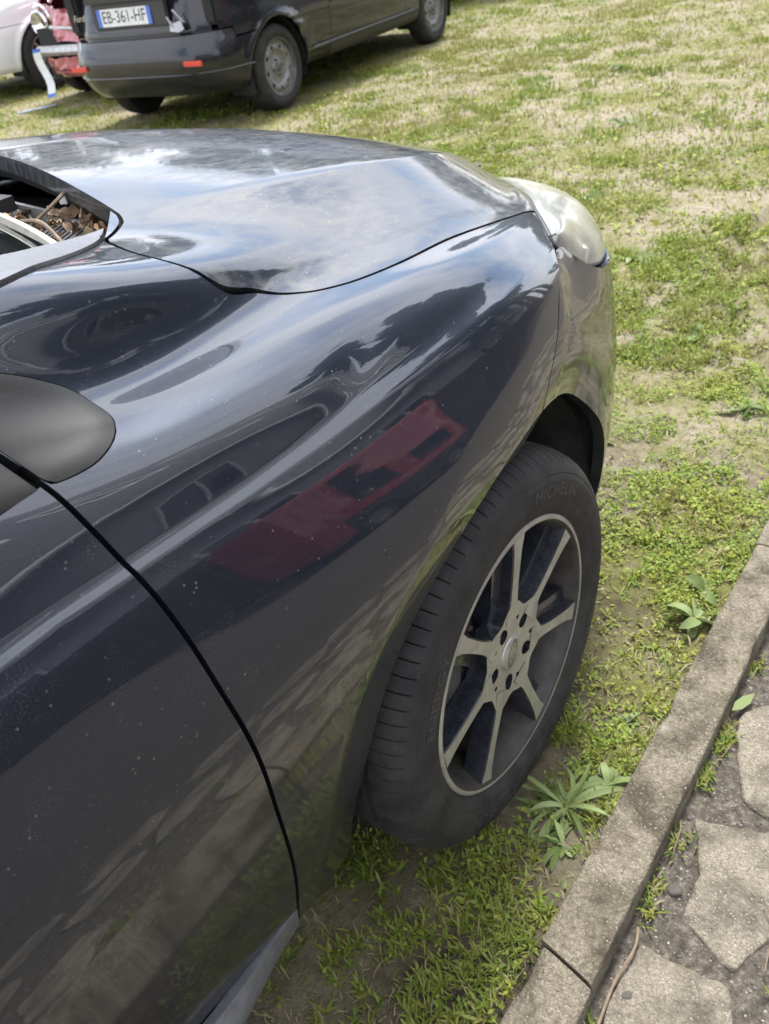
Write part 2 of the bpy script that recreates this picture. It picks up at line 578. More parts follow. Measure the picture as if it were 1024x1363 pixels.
def mirror_pm(pm, yc):
    V = pm.V.copy(); V[:, 1] = 2 * yc - V[:, 1]
    return PM(V, [tuple(reversed(f)) for f in pm.F])
def text_mesh(txt, size=1.0, shear=0.0):
    """flat lettering as (verts, faces) in the XY plane, centred"""
    cu_ = bpy.data.curves.new('lettering', 'FONT')
    cu_.body = txt; cu_.size = size; cu_.align_x = 'CENTER'; cu_.align_y = 'CENTER'; cu_.shear = shear
    cu_.resolution_u = 3
    o = bpy.data.objects.new('lettering', cu_)
    COL.objects.link(o)
    bpy.context.view_layer.update()
    dg = bpy.context.evaluated_depsgraph_get()
    me = o.evaluated_get(dg).to_mesh()
    V = [tuple(v.co) for v in me.vertices]; F = [tuple(p.vertices) for p in me.polygons]
    o.evaluated_get(dg).to_mesh_clear()
    bpy.data.objects.remove(o); bpy.data.curves.remove(cu_)
    return np.array(V), F
def vnoise(x, y, s=1.0, seed=0):
    """smooth value noise in 0..1"""
    x = np.asarray(x, float) * s; y = np.asarray(y, float) * s
    xi = np.floor(x).astype(np.int64); yi = np.floor(y).astype(np.int64)
    fx = x - xi; fy = y - yi
    fx = fx * fx * (3 - 2 * fx); fy = fy * fy * (3 - 2 * fy)
    def h(a, b):
        n = (a * 374761393 + b * 668265263 + seed * 982451653) & 0x7fffffff
        n = ((n ^ (n >> 13)) * 1274126177) & 0x7fffffff
        return ((n ^ (n >> 16)) & 0xffff) / 65535.0
    return (h(xi, yi) * (1 - fx) + h(xi + 1, yi) * fx) * (1 - fy) + (h(xi, yi + 1) * (1 - fx) + h(xi + 1, yi + 1) * fx) * fy
def fbm(x, y, s, seed=0, o=4):
    v = 0; a = 0.5; t = 0
    for k in range(o):
        v = v + a * vnoise(x, y, s * 2 ** k, seed + k * 17); t += a; a *= 0.5
    return v / t
def smooth01(t):
    t = np.clip(t, 0, 1)
    return t * t * (3 - 2 * t)
# ------------------------------------------------------------------ ground, kerb, path
KERB_Y0, KERB_Y1, KERB_Z = -0.161, -0.246, 0.05
def gz(x, y):
    x = np.asarray(x, float); y = np.asarray(y, float)
    z = (fbm(x, y, 1.3, 3) - 0.5) * 0.05 + (fbm(x, y, 9.0, 5) - 0.5) * 0.022
    # tyre ruts pressed into the soft soil ahead of the car
    for k, (cx, cy, rad, wd, dp) in enumerate([(2.6, -1.2, 1.45, 0.035, 0.03), (2.6, -1.2, 1.62, 0.03, 0.03), (2.4, -1.5, 1.25, 0.03, 0.025), (3.1, 2.6, 2.4, 0.05, 0.02)]):
        r_ = np.hypot(x - cx, y - cy) + 0.09 * (vnoise(x, y, 3.0, 40 + k) - 0.5)
        z = z - dp * np.exp(-((r_ - rad) / wd) ** 2) + 0.6 * dp * np.exp(-((r_ - rad - 2.2 * wd) / (wd * 1.2)) ** 2)
    damp = smooth01((np.hypot(x, y - 0.1) - 0.12) / 0.35)
    z = z * (0.25 + 0.75 * damp)
    rise = 0.022 * np.exp(-((y - KERB_Y0) / 0.07) ** 2)
    z = z + rise
    # the path side of the kerb lies lower and level
    pth = smooth01((KERB_Y0 - 0.02 - y) / 0.05)
    z = z * (1 - pth) + pth * (-0.001 + (fbm(x, y, 20.0, 9) - 0.5) * 0.020)
    yard = smooth01((-1.25 - y) / 0.2)
    return z * (1 - yard)
def axis_(lo, hi, fine_lo, fine_hi, fs, gr=1.12, cap=3.0):
    a = list(np.arange(fine_lo, fine_hi + 1e-9, fs))
    st = fs; v = fine_hi
    while v < hi:
        st = min(st * gr, cap); v += st; a.append(v)
    st = fs; v = fine_lo
    while v > lo:
        st = min(st * gr, cap); v -= st; a.insert(0, v)
    return np.array(a)
gx = axis_(-90, 140, -1.0, 2.6, 0.016); gy = axis_(-90, 140, -0.6, 2.2, 0.016)
GX, GY = np.meshgrid(gx, gy, indexing='ij')
GZ = gz(GX, GY)
def ground_mat():
    m, t, b = newmat('soil_moss_dry_grass')
    co = objco(t)
    se = t.nodes.new('ShaderNodeSeparateXYZ'); t.links.new(co, se.inputs[0])
    soil = ramp(t, noise(t, 38.0, 6.0, 0.7), [(0.3, (0.035, 0.027, 0.020)), (0.55, (0.085, 0.066, 0.046)), (0.8, (0.17, 0.135, 0.095))])
    dry = ramp(t, noise(t, 46.0, 7.0, 0.75), [(0.28, (0.13, 0.108, 0.072)), (0.52, (0.29, 0.25, 0.18)), (0.8, (0.46, 0.41, 0.32))])
    moss = ramp(t, noise(t, 60.0, 6.0, 0.75), [(0.28, (0.055, 0.060, 0.014)), (0.52, (0.15, 0.155, 0.035)), (0.8, (0.27, 0.25, 0.075))])
    far = ramp(t, math_(t, 'ADD', se.outputs['X'], math_(t, 'MULTIPLY', se.outputs['Y'], 0.6)), [(0.0, 0.0), (1.0, 1.0)])
    n1 = noise(t, 1.1, 6.0, 0.6); n2 = noise(t, 2.4, 7.0, 0.65)
    # how dry: more sand and straw away from the kerb
    gd = math_(t, 'ADD', math_(t, 'MULTIPLY', se.outputs['X'], 0.09), math_(t, 'MULTIPLY', se.outputs['Y'], 0.10))
    gdc = t.nodes.new('ShaderNodeClamp'); t.links.new(gd, gdc.inputs[0]); gdc.inputs['Max'].default_value = 0.24
    fdry = ramp(t, math_(t, 'ADD', n1, gdc.outputs[0]), [(0.46, 0.0), (0.64, 1.0)])
    c = mix(t, fdry, soil, dry)
    fm = ramp(t, n2, [(0.43, 0.0), (0.60, 0.85)])
    near = ramp(t, se.outputs['X'], [(0.0, 0.25), (0.30, 1.0)])
    fm = math_(t, 'MULTIPLY', fm, near)
    c = mix(t, fm, c, moss)
    # path and yard side
    pm_ = ramp(t, math_(t, 'MULTIPLY', se.outputs['Y'], -1.0), [(0.20, 0.0), (0.215, 1.0)])
    pth = ramp(t, noise(t, 70.0, 6.0, 0.72), [(0.3, (0.045, 0.039, 0.031)), (0.52, (0.12, 0.104, 0.083)), (0.76, (0.30, 0.27, 0.225))])
    c = mix(t, pm_, c, pth)
    t.links.new(c, b.inputs['Base Color'])
    b.inputs['Roughness'].default_value = 0.95
    b.inputs['Specular IOR Level'].default_value = 0.2
    hn = math_(t, 'ADD', noise(t, 70.0, 6.0, 0.7), math_(t, 'MULTIPLY', noise(t, 240.0, 4.0, 0.7), 0.5))
    bumpn(t, b, hn, 0.9, 0.012)
    return m
MAT['ground'] = ground_mat()
pmg = PM.grid(np.stack([GX, GY, GZ], -1))
tag(mobj('ground', pmg.V, pmg.F, 'ground'), 'patchy ground of soil, moss and dry straw around the parked cars', 'ground', kind='structure')

def stone_mat(name, c0, c1, c2, stain=(0.07, 0.058, 0.04), sc=1.0):
    m, t, b = newmat(name)
    a = ramp(t, noise(t, 130.0 * sc, 5.0, 0.75), [(0.25, c0), (0.5, c1), (0.78, c2)])
    s1 = ramp(t, noise(t, 15.0, 7.0, 0.7), [(0.44, 0.0), (0.62, 0.85)])
    fg = ramp(t, noise(t, 480.0, 3.0, 0.7), [(0.36, 0.62), (0.64, 1.25)])
    a = mix(t, 1.0, a, fg, 'MULTIPLY')
    c = mix(t, s1, a, stain)
    vo = t.nodes.new('ShaderNodeTexVoronoi'); vo.inputs['Scale'].default_value = 190.0
    t.links.new(objco(t), vo.inputs['Vector'])
    agg = ramp(t, vo.outputs['Distance'], [(0.18, 0.85), (0.32, 0.0)])
    agg = math_(t, 'MULTIPLY', agg, ramp(t, noise(t, 60.0, 2.0), [(0.5, 0.0), (0.62, 0.7)]))
    c = mix(t, agg, c, (0.52, 0.49, 0.43))
    pal = ramp(t, noise(t, 7.0, 3.0), [(0.66, 0.0), (0.74, 0.4)])
    c = mix(t, pal, c, (0.50, 0.49, 0.44))
    t.links.new(c, b.inputs['Base Color'])
    b.inputs['Roughness'].default_value = 0.92
    b.inputs['Specular IOR Level'].default_value = 0.2
    bumpn(t, b, math_(t, 'ADD', noise(t, 170.0, 6.0, 0.75), math_(t, 'MULTIPLY', vo.outputs['Distance'], 0.6)), 0.9, 0.006)
    return m
MAT['kerb'] = stone_mat('worn_concrete', (0.115, 0.097, 0.070), (0.235, 0.205, 0.152), (0.37, 0.335, 0.262), stain=(0.06, 0.05, 0.032))
MAT['slab'] = stone_mat('worn_flag_concrete', (0.165, 0.142, 0.105), (0.28, 0.247, 0.19), (0.41, 0.372, 0.30), stain=(0.095, 0.082, 0.062))

kerb = empty('kerb', (0.2, (KERB_Y0 + KERB_Y1) / 2, 0))
tag(kerb, 'narrow worn concrete edging between the grass and the broken paving', 'kerb', kind='structure')
def kerb_stone(x0, x1, dz=0.0, dy=0.0, seed=0, skew=0.0):
    n = max(2, int((x1 - x0) / 0.02)); prof = []
    yc = (KERB_Y0 + KERB_Y1) / 2 + dy; hw = (KERB_Y0 - KERB_Y1) / 2
    sec = [(hw, -0.08), (hw, 0.0), (hw, KERB_Z - 0.006), (hw - 0.001, KERB_Z - 0.002), (hw - 0.004, KERB_Z)] + \
          [(hw * t, KERB_Z + 0.0015) for t in (0.6, 0.3, 0, -0.3, -0.6)] + \
          [(-hw + 0.004, KERB_Z), (-hw + 0.001, KERB_Z - 0.002), (-hw, KERB_Z - 0.007), (-hw, 0.0), (-hw, -0.08)]
    G = np.zeros((n + 1, len(sec), 3))
    for i in range(n + 1):
        x = x0 + (x1 - x0) * i / n
        for k, (a, z) in enumerate(sec):
            e = 0.006 * (fbm(np.array([x]), np.array([a + seed]), 26.0, seed)[0] - 0.5) + 0.003 * (vnoise(np.array([x]), np.array([seed * 1.0]), 4.0, seed + 3)[0] - 0.5) * (1 if abs(a) > hw * 0.9 else 0)
            chip = 0.006 * max(0.0, vnoise(np.array([x]), np.array([k // 8 + seed]), 13.0, seed + 9)[0] - 0.80) / 0.20
            edge = 1.0 if k in (2, 3, 4, 10, 11, 12) else 0.0
            sx = skew * a if i in (0, n) else 0.0
            G[i, k] = (x + sx, yc + a - np.sign(a) * chip * edge + e * 0.5, z + dz + e * (0.6 if z > 0 else 0) - chip * edge)
    pm = PM.grid(G)
    F = list(pm.F); m = len(sec)
    F.append(tuple(range(m))); F.append(tuple(n * m + k for k in range(m - 1, -1, -1)))
    # orientation: top faces up
    mobj('kerb_stone', pm.V, [tuple(reversed(f)) for f in F], 'kerb', kerb, True, True, sharp=50)
kx = [-2.26, -1.26, -0.262, 0.74, 1.74, 2.74, 3.74, 4.74, 5.74]
for i in range(len(kx) - 1):
    kerb_stone(kx[i] + 0.002, kx[i + 1] - 0.003, dz=[0, -0.003, 0, 0.003, 0, 0.004, 0, 0][i], dy=[0, -0.002, 0, 0.002, 0, 0, 0, 0][i], seed=21 + i, skew=0.25 if i in (1, 2) else 0.0)

path = empty('path', (0.3, -0.75, 0))
tag(path, 'path of irregular broken concrete pieces bedded in dark gritty soil', 'path', kind='structure')
def slab(poly, z=0.0065, tilt=(0, 0)):
    P = crom(poly, 4, True)
    c = P.mean(0)
    n = len(P)
    rings = []
    for off, zz in ((0.003, -0.02), (0.002, z - 0.006), (0.001, z - 0.003), (-0.001, z - 0.0008), (-0.004, z)):
        d = P - c; L = np.linalg.norm(d, axis=1, keepdims=True)
        Q = P + d / L * off
        Q = Q + (np.stack([vnoise(Q[:, 0], Q[:, 1], 60, 5), vnoise(Q[:, 0], Q[:, 1], 60, 6)], -1) - 0.5) * 0.010
        zt = zz + (Q[:, 0] - c[0]) * tilt[0] + (Q[:, 1] - c[1]) * tilt[1] if zz > 0 else np.full(n, zz)
        rings.append(np.stack([Q[:, 0], Q[:, 1], np.broadcast_to(zt, (n,))], -1))
    for s in (0.55,):
        Q = c + (P - c) * s
        rings.append(np.stack([Q[:, 0], Q[:, 1], z + 0.001 + (Q[:, 0] - c[0]) * tilt[0] + (Q[:, 1] - c[1]) * tilt[1]], -1))
    V = np.concatenate(rings + [np.array([[c[0], c[1], z + 0.0015]])])
    F = []
    for r_ in range(len(rings) - 1):
        for k in range(n):
            j = (k + 1) % n
            F.append((r_ * n + k, r_ * n + j, (r_ + 1) * n + j, (r_ + 1) * n + k))
    r_ = len(rings) - 1
    for k in range(n): F.append((r_ * n + k, r_ * n + (k + 1) % n, len(V) - 1))
    ar = 0.5 * sum(P[k][0] * P[(k + 1) % n][1] - P[(k + 1) % n][0] * P[k][1] for k in range(n))
    if ar < 0: F = [tuple(reversed(f)) for f in F]
    mobj('paving_slab', V, F, 'slab', path, True, True, sharp=60)
SLABS = [
    [(-.16, -.279), (-.163, -.313), (-.160, -.35), (-.157, -.387), (-.175, -.405), (-.24, -.412), (-.32, -.40), (-.335, -.33), (-.295, -.275), (-.224, -.267), (-.182, -.266)],
    [(.075, -.271), (.080, -.298), (.09, -.339), (.104, -.373), (.105, -.42), (.05, -.455), (-.02, -.445), (-.065, -.42), (-.112, -.400), (-.126, -.389), (-.119, -.355), (-.094, -.313), (-.073, -.306), (-.025, -.306), (.017, -.294)],
    [(.308, -.267), (.362, -.303), (.375, -.37), (.28, -.42), (.17, -.405), (.13, -.366), (.141, -.332), (.169, -.314), (.25, -.28)],
]
for P in SLABS: slab(P, 0.0065, (random.uniform(-.03, .03), random.uniform(-.03, .03)))
cent = [np.mean(np.array(P), axis=0) for P in SLABS]
for iy in range(3):
    for ix in range(-6, 16):
        cx = ix * 0.215 + (iy % 2) * 0.1 + random.uniform(-.02, .02); cy = -0.345 - iy * 0.185 + random.uniform(-.015, .015)
        rx = random.uniform(.092, .108); ry = random.uniform(.078, .090)
        if any(math.hypot((cx - c[0]) / (rx + .115), (cy - c[1]) / (ry + .085)) < 1.0 for c in cent): continue
        k = random.randint(4, 6); a0 = random.random() * 6
        cor = [(cx + rx * random.uniform(.92, 1.18) * math.cos(a0 + 2 * PI * (q + random.uniform(-.15, .15)) / k), cy + ry * random.uniform(.92, 1.18) * math.sin(a0 + 2 * PI * q / k)) for q in range(k)]
        ring_ = []
        for q in range(k):
            a_, b_ = cor[q], cor[(q + 1) % k]
            ring_ += [tuple(a_[i] + (b_[i] - a_[i]) * t_ for i in (0, 1)) for t_ in (.10, .36, .64, .90)]
        slab(ring_, 0.007 + random.uniform(-.002, .002), (random.uniform(-.03, .03), random.uniform(-.03, .03)))
# ------------------------------------------------------------------ the dark car: body surface
# ---- body master surface: section knots (y,z) from bonnet centre to sill at stations along x
ST=[-3.3,-1.9,-1.2,-.8,-.6,-.5,-.4,-.3,-.2,-.1,0.,.2,.4,.6,.8,.95]
KN={
-3.3:[(.89,1.1),(.65,1.1),(.26,1.06),(.20,1.05),(.17,1.04),(.15,1.02),(.13,1.0),(.12,.95),(.11,.90),(.10,.72),(.10,.55),(.11,.41),(.15,.21)],
-1.9:[(.89,1.2),(.65,1.2),(.18,1.12),(.145,1.085),(.12,1.05),(.095,1.01),(.065,.965),(.022,.895),(.008,.855),(-.02,.72),(-.008,.55),(.012,.41),(.066,.21)],
-1.2:[(.89,1.2),(.65,1.2),(.18,1.12),(.145,1.085),(.12,1.05),(.095,1.01),(.065,.965),(.022,.895),(.006,.855),(-.026,.72),(-.012,.55),(.010,.41),(.066,.21)],
-.8:[(.89,1.15),(.65,1.16),(.18,1.12),(.145,1.085),(.12,1.05),(.095,1.01),(.062,.962),(.022,.89),(.006,.855),(-.028,.72),(-.012,.55),(.010,.41),(.066,.21)],
-.6:[(.89,1.10),(.65,1.12),(.18,1.115),(.145,1.075),(.117,1.04),(.09,1.0),(.058,.955),(.022,.885),(.006,.85),(-.028,.72),(-.012,.55),(.010,.41),(.066,.21)],
-.5:[(.89,1.08),(.65,1.09),(.235,1.08),(.162,1.061),(.126,.995),(.088,.963),(.052,.937),(.021,.878),(.006,.845),(-.030,.72),(-.012,.55),(.010,.41),(.066,.21)],
-.4:[(.89,1.065),(.65,1.07),(.27,1.05),(.170,1.033),(.139,.961),(.086,.946),(.049,.926),(.020,.871),(.004,.838),(-.033,.72),(-.012,.55),(.010,.41),(.066,.21)],
-.3:[(.89,1.055),(.65,1.055),(.325,1.022),(.189,1.005),(.157,.945),(.089,.935),(.050,.914),(.020,.866),(.002,.833),(-.036,.72),(-.012,.55),(.010,.41),(.066,.21)],
-.2:[(.89,1.045),(.65,1.037),(.385,1.003),(.214,.981),(.172,.938),(.090,.925),(.051,.904),(.020,.862),(.002,.828),(-.038,.72),(-.012,.55),(.010,.41),(.066,.21)],
-.1:[(.89,1.034),(.65,1.024),(.385,.998),(.238,.957),(.180,.927),(.09,.914),(.053,.894),(.021,.858),(.003,.823),(-.038,.715),(-.012,.55),(.010,.41),(.066,.21)],
0.:[(.89,1.02),(.65,1.010),(.366,.986),(.262,.944),(.16,.914),(.09,.902),(.056,.883),(.024,.854),(.004,.818),(-.036,.71),(-.016,.55),(.010,.41),(.066,.21)],
.2:[(.89,.99),(.65,.981),(.354,.958),(.258,.915),(.165,.881),(.112,.870),(.082,.857),(.052,.838),(.030,.805),(.003,.70),(.010,.55),(.022,.41),(.066,.21)],
.4:[(.89,.95),(.65,.944),(.373,.919),(.285,.879),(.205,.848),(.162,.838),(.138,.826),(.108,.806),(.082,.775),(.048,.69),(.045,.55),(.055,.41),(.092,.21)],
.6:[(.89,.898),(.65,.888),(.430,.866),(.38,.843),(.33,.822),(.29,.81),(.26,.79),(.22,.76),(.18,.73),(.14,.66),(.12,.55),(.125,.41),(.16,.21)],
.8:[(.89,.825),(.68,.815),(.545,.795),(.52,.79),(.49,.77),(.46,.75),(.44,.73),(.42,.70),(.40,.68),(.38,.62),(.36,.55),(.37,.41),(.39,.21)],
.95:[(.89,.765),(.72,.757),(.62,.73),(.6,.70),(.58,.67),(.56,.64),(.55,.62),(.54,.6),(.53,.58),(.52,.55),(.52,.5),(.52,.41),(.52,.21)],
}
def pchip(xk,yk,x):
    xk=np.asarray(xk,float); yk=np.asarray(yk,float); h=np.diff(xk); d=np.diff(yk,axis=0)/h.reshape((-1,)+(1,)*(yk.ndim-1))
    m=np.empty_like(yk); m[0]=d[0]; m[-1]=d[-1]
    hh=h.reshape((-1,)+(1,)*(yk.ndim-1))
    m[1:-1]=(d[:-1]*hh[1:]+d[1:]*hh[:-1])/(hh[1:]+hh[:-1])
    i=np.clip(np.searchsorted(xk,x)-1,0,len(xk)-2); t=((x-xk[i])/h[i]).reshape((-1,)+(1,)*(yk.ndim-1)); H=hh[i]
    return (2*t**3-3*t**2+1)*yk[i]+(t**3-2*t**2+t)*H*m[i]+(-2*t**3+3*t**2)*yk[i+1]+(t**3-t**2)*H*m[i+1]
def gsm(A,sig,axis):
    r=int(3*sig+1); k=np.exp(-.5*(np.arange(-r,r+1)/sig)**2); k/=k.sum()
    A=np.moveaxis(A,axis,0); n=len(A)
    pad=np.concatenate([2*A[0]-A[r:0:-1],A,2*A[-1]-A[-2:-r-2:-1]])
    return np.moveaxis(sum(k[j]*pad[j:j+n] for j in range(2*r+1)),0,axis)
def bump(X,Y,cx,cy,rx,ry,a=0.):
    c,s=np.cos(a),np.sin(a); u=((X-cx)*c+(Y-cy)*s)/rx; v=(-(X-cx)*s+(Y-cy)*c)/ry
    return np.exp(-(u*u+v*v))
def body_grid(xs,per):
    """per: samples per knot span (list of 12)"""
    K=np.array([KN[s] for s in ST])            # (S,13,2)
    Q=pchip(ST,K,np.asarray(xs,float))          # (n,13,2)
    segs=[]
    tt=[]
    idx=np.arange(13.)
    for s,nn in enumerate(per): tt+=list(s+np.arange(nn)/nn)
    tt=np.array(tt+[12.])
    # chord-length parametrised interpolation along the section (same chord spacing for all stations: from x=-.2)
    ref=np.array(KN[-.2]); ch=np.concatenate([[0],np.cumsum(np.sqrt(np.linalg.norm(np.diff(ref,axis=0),axis=1)))])
    tc=np.interp(tt,idx,ch)
    Qm=np.moveaxis(Q,1,0)
    P=np.empty((len(tc),)+Qm.shape[1:])
    for a,b in ((0,2),(2,7),(7,12)):            # the bonnet crease and the wing crease stay crisp
        k=(tc>=ch[a]-1e-12)&(tc<=ch[b]+1e-12)
        P[k]=pchip(ch[a:b+1],Qm[a:b+1],tc[k])
    P=np.moveaxis(P,0,1)
    X=np.repeat(np.asarray(xs,float)[:,None],P.shape[1],1)
    return np.stack([X,P[...,0],P[...,1]],-1)
PER=[10,10,14,14,12,12,14,16,16,14,12,12]
YC = 0.89                                  # centre plane of the car
WR = 0.316                                 # tyre radius
xs_f = np.concatenate([np.arange(-3.3, -0.98, 0.05), np.arange(-0.96, 0.945, 0.008)])
BG_ = body_grid(xs_f, PER)
# wheel-arch flare turns in towards its lip; small dents and waviness
def shape_body(G):
    X, Y, Z = G[..., 0], G[..., 1].copy(), G[..., 2].copy()
    for wx in (0.0, -2.64):
        r_ = np.hypot(X - wx - .03, Z - WR)
        side = smooth01((0.80 - Z) / 0.05)
        Y += side * 0.012 * np.clip((0.468 - r_) / 0.075, 0, 1.2) * np.where(Z > 0.2, 1, 0)
    # crease that starts as a thin fold at the door and widens into a ledge above the arch
    zl = np.interp(X, [-3.3, -1.2, -.6, -.5, -.4, -.3, -.2, -.05, .06, .2, .3, .4], [.9, .895, .885, .878, .871, .866, .864, .860, .855, .836, .822, .806])
    s_ = Z - zl; wd_ = np.interp(X, [-.6, -.3, 0, .25], [.007, .012, .024, .032]); dl_ = np.interp(X, [-3.3, -.6, -.3, 0, .25, .40], [.003, .003, .0042, .0085, .010, .002])
    Y += dl_ * smooth01(s_ / wd_ + .5) * np.exp(-np.maximum(s_, 0) / np.interp(X, [-.5, 0], [.10, .05])) * (Y < .2)
    # parking dents
    Y += 0.0035 * bump(X, Z, -0.20, 0.895, 0.05, 0.018, 0.1) * (Y < 0.15)
    Y += 0.0025 * bump(X, Z, -0.36, 0.985, 0.05, 0.02, -0.2) * (Y < 0.22)
    Z -= 0.004 * bump(X, Y, 0.02, 0.22, 0.07, 0.045, 0.2) * (Z > 0.85)
    return np.stack([X, Y, Z], -1)
nf = int((xs_f < -0.965).sum())
BG_[nf:, :, 1:] = gsm(BG_[nf:, :, 1:], 7.0, 0)        # fair the surface lengthwise
BG_ = shape_body(BG_)
BODY = PM.grid(BG_).flip()
def sub(cond):
    k = cond(BODY.V)
    F = [f for f in BODY.F if any(k[i] for i in f)]
    used = np.zeros(len(BODY.V), bool)
    for f in F:
        for i in f: used[i] = True
    mp = np.cumsum(used) - 1
    return PM(BODY.V[used], [tuple(int(mp[i]) for i in f) for f in F])
HOOD_SHUT = [(-.247, .330), (-.272, .240), (-.234, .193), (-.181, .187), (-.145, .169), (-.114, .153), (-.060, .141), (.032, .141), (.158, .156), (.295, .166), (.439, .174)]
HOOD_FRONT = [(.439, .174), (.53, .235), (.61, .31), (.69, .40), (.75, .53), (.79, .70), (.80, .95)]
HOOD_REAR = [(-.03, .95), (-.037, .83), (-.078, .68), (-.118, .55), (-.152, .44), (-.172, .392), (-.207, .360), (-.247, .330)]
HOODP = np.concatenate([crom(HOOD_SHUT, 8)[:-1], crom(HOOD_FRONT, 6)[:-1], HOOD_REAR[:1], crom(HOOD_REAR, 6)[1:-1]])
DOOR_LINE = crom([(-.60, 1.10), (-.572, 1.02), (-.547, .961), (-.537, .921), (-.526, .861), (-.521, .812), (-.517, .734), (-.502, .603), (-.491, .475), (-.478, .285), (-.468, .18)], 6)
SEAM = crom([(.46, .88), (.439, .83), (.40, .827), (.355, .824), (.306, .817), (.250, .803), (.214, .788), (.177, .765), (.145, .739), (.097, .700), (.05, .65)], 6)
SAIL_F = crom([(-.535, 1.032), (-.508, 1.017), (-.482, .999), (-.459, .978), (-.454, .962), (-.466, .953), (-.498, .949), (-.524, .951)], 5)
SAIL_F = np.concatenate([SAIL_F, [(-.5415, .9545), (-.553, .985), (-.568, 1.02), (-.575, 1.04)]])
SAIL_D = np.array([(-.5505, .956), (-.585, .957), (-.70, .963), (-.86, .97), (-.86, 1.0), (-.70, 1.06), (-.585, 1.042), (-.577, 1.018), (-.561, .985)])
TRIM_LOW = crom([(-.235, .345), (-.258, .321), (-.31, .280), (-.39, .221), (-.458, .18), (-.56, .155), (-.8, .15)], 6)
PILLAR = crom([(-.195, .380), (-.209, .368), (-.26, .346), (-.326, .317), (-.394, .281), (-.5, .235), (-.6, .185), (-.8, .18)], 6)
GAP = 0.0025
f_hood = lambda V: sd_poly(V[:, :2], HOODP)
f_door = lambda V: sd_line(V[:, [0, 2]], DOOR_LINE)        # left of the downward line = +x side
f_seam = lambda V: -sd_line(V[:, [0, 2]], SEAM)
def f_arch(V):
    a = np.arctan2(V[:, 2] - WR, V[:, 0] - .03)
    return np.hypot(V[:, 0] - .03, V[:, 2] - WR) - (.381 + .05 * smooth01((R(50) - a) / R(60)) * (np.abs(a) < R(90)))
f_sf = lambda V: np.where(V[:, 2] > 0.9, sd_poly(V[:, [0, 2]], SAIL_F), -1.0)
f_sd = lambda V: np.where(V[:, 2] > 0.9, sd_poly(V[:, [0, 2]], SAIL_D), -1.0)
f_trim = lambda V: sd_line(V[:, :2], TRIM_LOW)             # line runs to -x: left of it is -y
f_pil = lambda V: sd_line(V[:, :2], PILLAR)
# make sure of the orientation of every line by testing a known point
def orient(fn, pt, want=1):
    v = fn(np.array([pt], float))[0]
    return fn if v * want > 0 else (lambda V, f=fn: -f(V))
f_door = orient(f_door, (-0.3, 0, 0.7)); f_seam = orient(f_seam, (-0.2, 0, 0.75))
f_trim = orient(f_trim, (-0.4, 0.1, 1.0)); f_pil = orient(f_pil, (-0.4, 0.1, 1.0))
f_bot = lambda V: V[:, 2] - (0.257 - (V[:, 0] + 0.477) * 0.40)

car = empty('parked_car', (-1.3, YC, 0))
tag(car, 'dark grey car with a dented wing and a seven-spoke alloy wheel beside the kerb', 'car')
def put(pm, name, mat, both=True, fold=0.013, tol=3e-4, label=None):
    pm = pm.merged(tol)
    if fold: pm = pm.fold(fold)
    o = pm.obj(name, mat, car)
    if label: o['label'] = label
    if both:
        o2 = mirror_pm(pm, YC).obj(name, mat, car)
        if label: o2['label'] = label
    return o
# --- wing (front fender)
wing = sub(lambda V: (V[:, 0] > -0.62) & (V[:, 0] < 0.5) & (V[:, 1] < 0.42) & (V[:, 2] > 0.19))
wing = wing.clip(lambda V: -f_hood(V) - GAP).clip(lambda V: f_door(V) - GAP).clip(lambda V: f_seam(V) - 0.0012).clip(f_arch).clip(f_bot)
wing = wing.clip(lambda V: -f_sf(V) - 0.0003).clip(lambda V: f_trim(V) - 0.001).clip(lambda V: 0.442 - V[:, 0])
put(wing, 'front_wing', 'paint')
# --- door skin
SILLZ = lambda x: 0.302 + np.clip(-0.478 - x, 0, 0.6) * 0.20
door = sub(lambda V: (V[:, 0] < -0.44) & (V[:, 0] > -1.62) & (V[:, 1] < 0.25))
door = door.clip(lambda V: -f_door(V) - GAP).clip(lambda V: V[:, 2] - SILLZ(V[:, 0]) - 0.002).clip(lambda V: V[:, 0] + 1.56)
door = door.clip(lambda V: 0.957 + np.clip(-.6 - V[:, 0], 0, 1) * 0.03 - V[:, 2])
put(door, 'front_door', 'paint')
rear = sub(lambda V: (V[:, 0] < -1.55) & (V[:, 1] < 0.3))
rear = rear.clip(lambda V: -1.565 - V[:, 0]).clip(lambda V: V[:, 2] - SILLZ(V[:, 0])).clip(lambda V: np.hypot(V[:, 0] + 2.64, V[:, 2] - WR) - 0.376)
rear = rear.clip(lambda V: 0.985 - V[:, 2])
rd = rear.clip(lambda V: V[:, 0] + 2.36); put(rd, 'rear_door', 'paint')
rq = rear.clip(lambda V: -2.365 - V[:, 0]); put(rq, 'rear_quarter', 'paint')
# --- sill below the doors: satin grey, standing slightly proud
sill = sub(lambda V: (V[:, 0] < -0.40) & (V[:, 0] > -2.3) & (V[:, 2] < 0.47))
sill = sill.clip(lambda V: SILLZ(V[:, 0]) - V[:, 2] - 0.001).clip(lambda V: V[:, 2] - 0.238).clip(lambda V: -f_door(V) - 0.002)
sv = sill.V.copy(); tt_ = (SILLZ(sv[:, 0]) - sv[:, 2]) / 0.1
ft_ = smooth01((-0.470 - sv[:, 0]) / 0.16)
sv[:, 1] -= (0.020 * np.sin(np.clip(tt_ * 1.1, 0, 1) * PI) + 0.010) * ft_ + .001
put(PM(sv, sill.F), 'sill', 'sill')
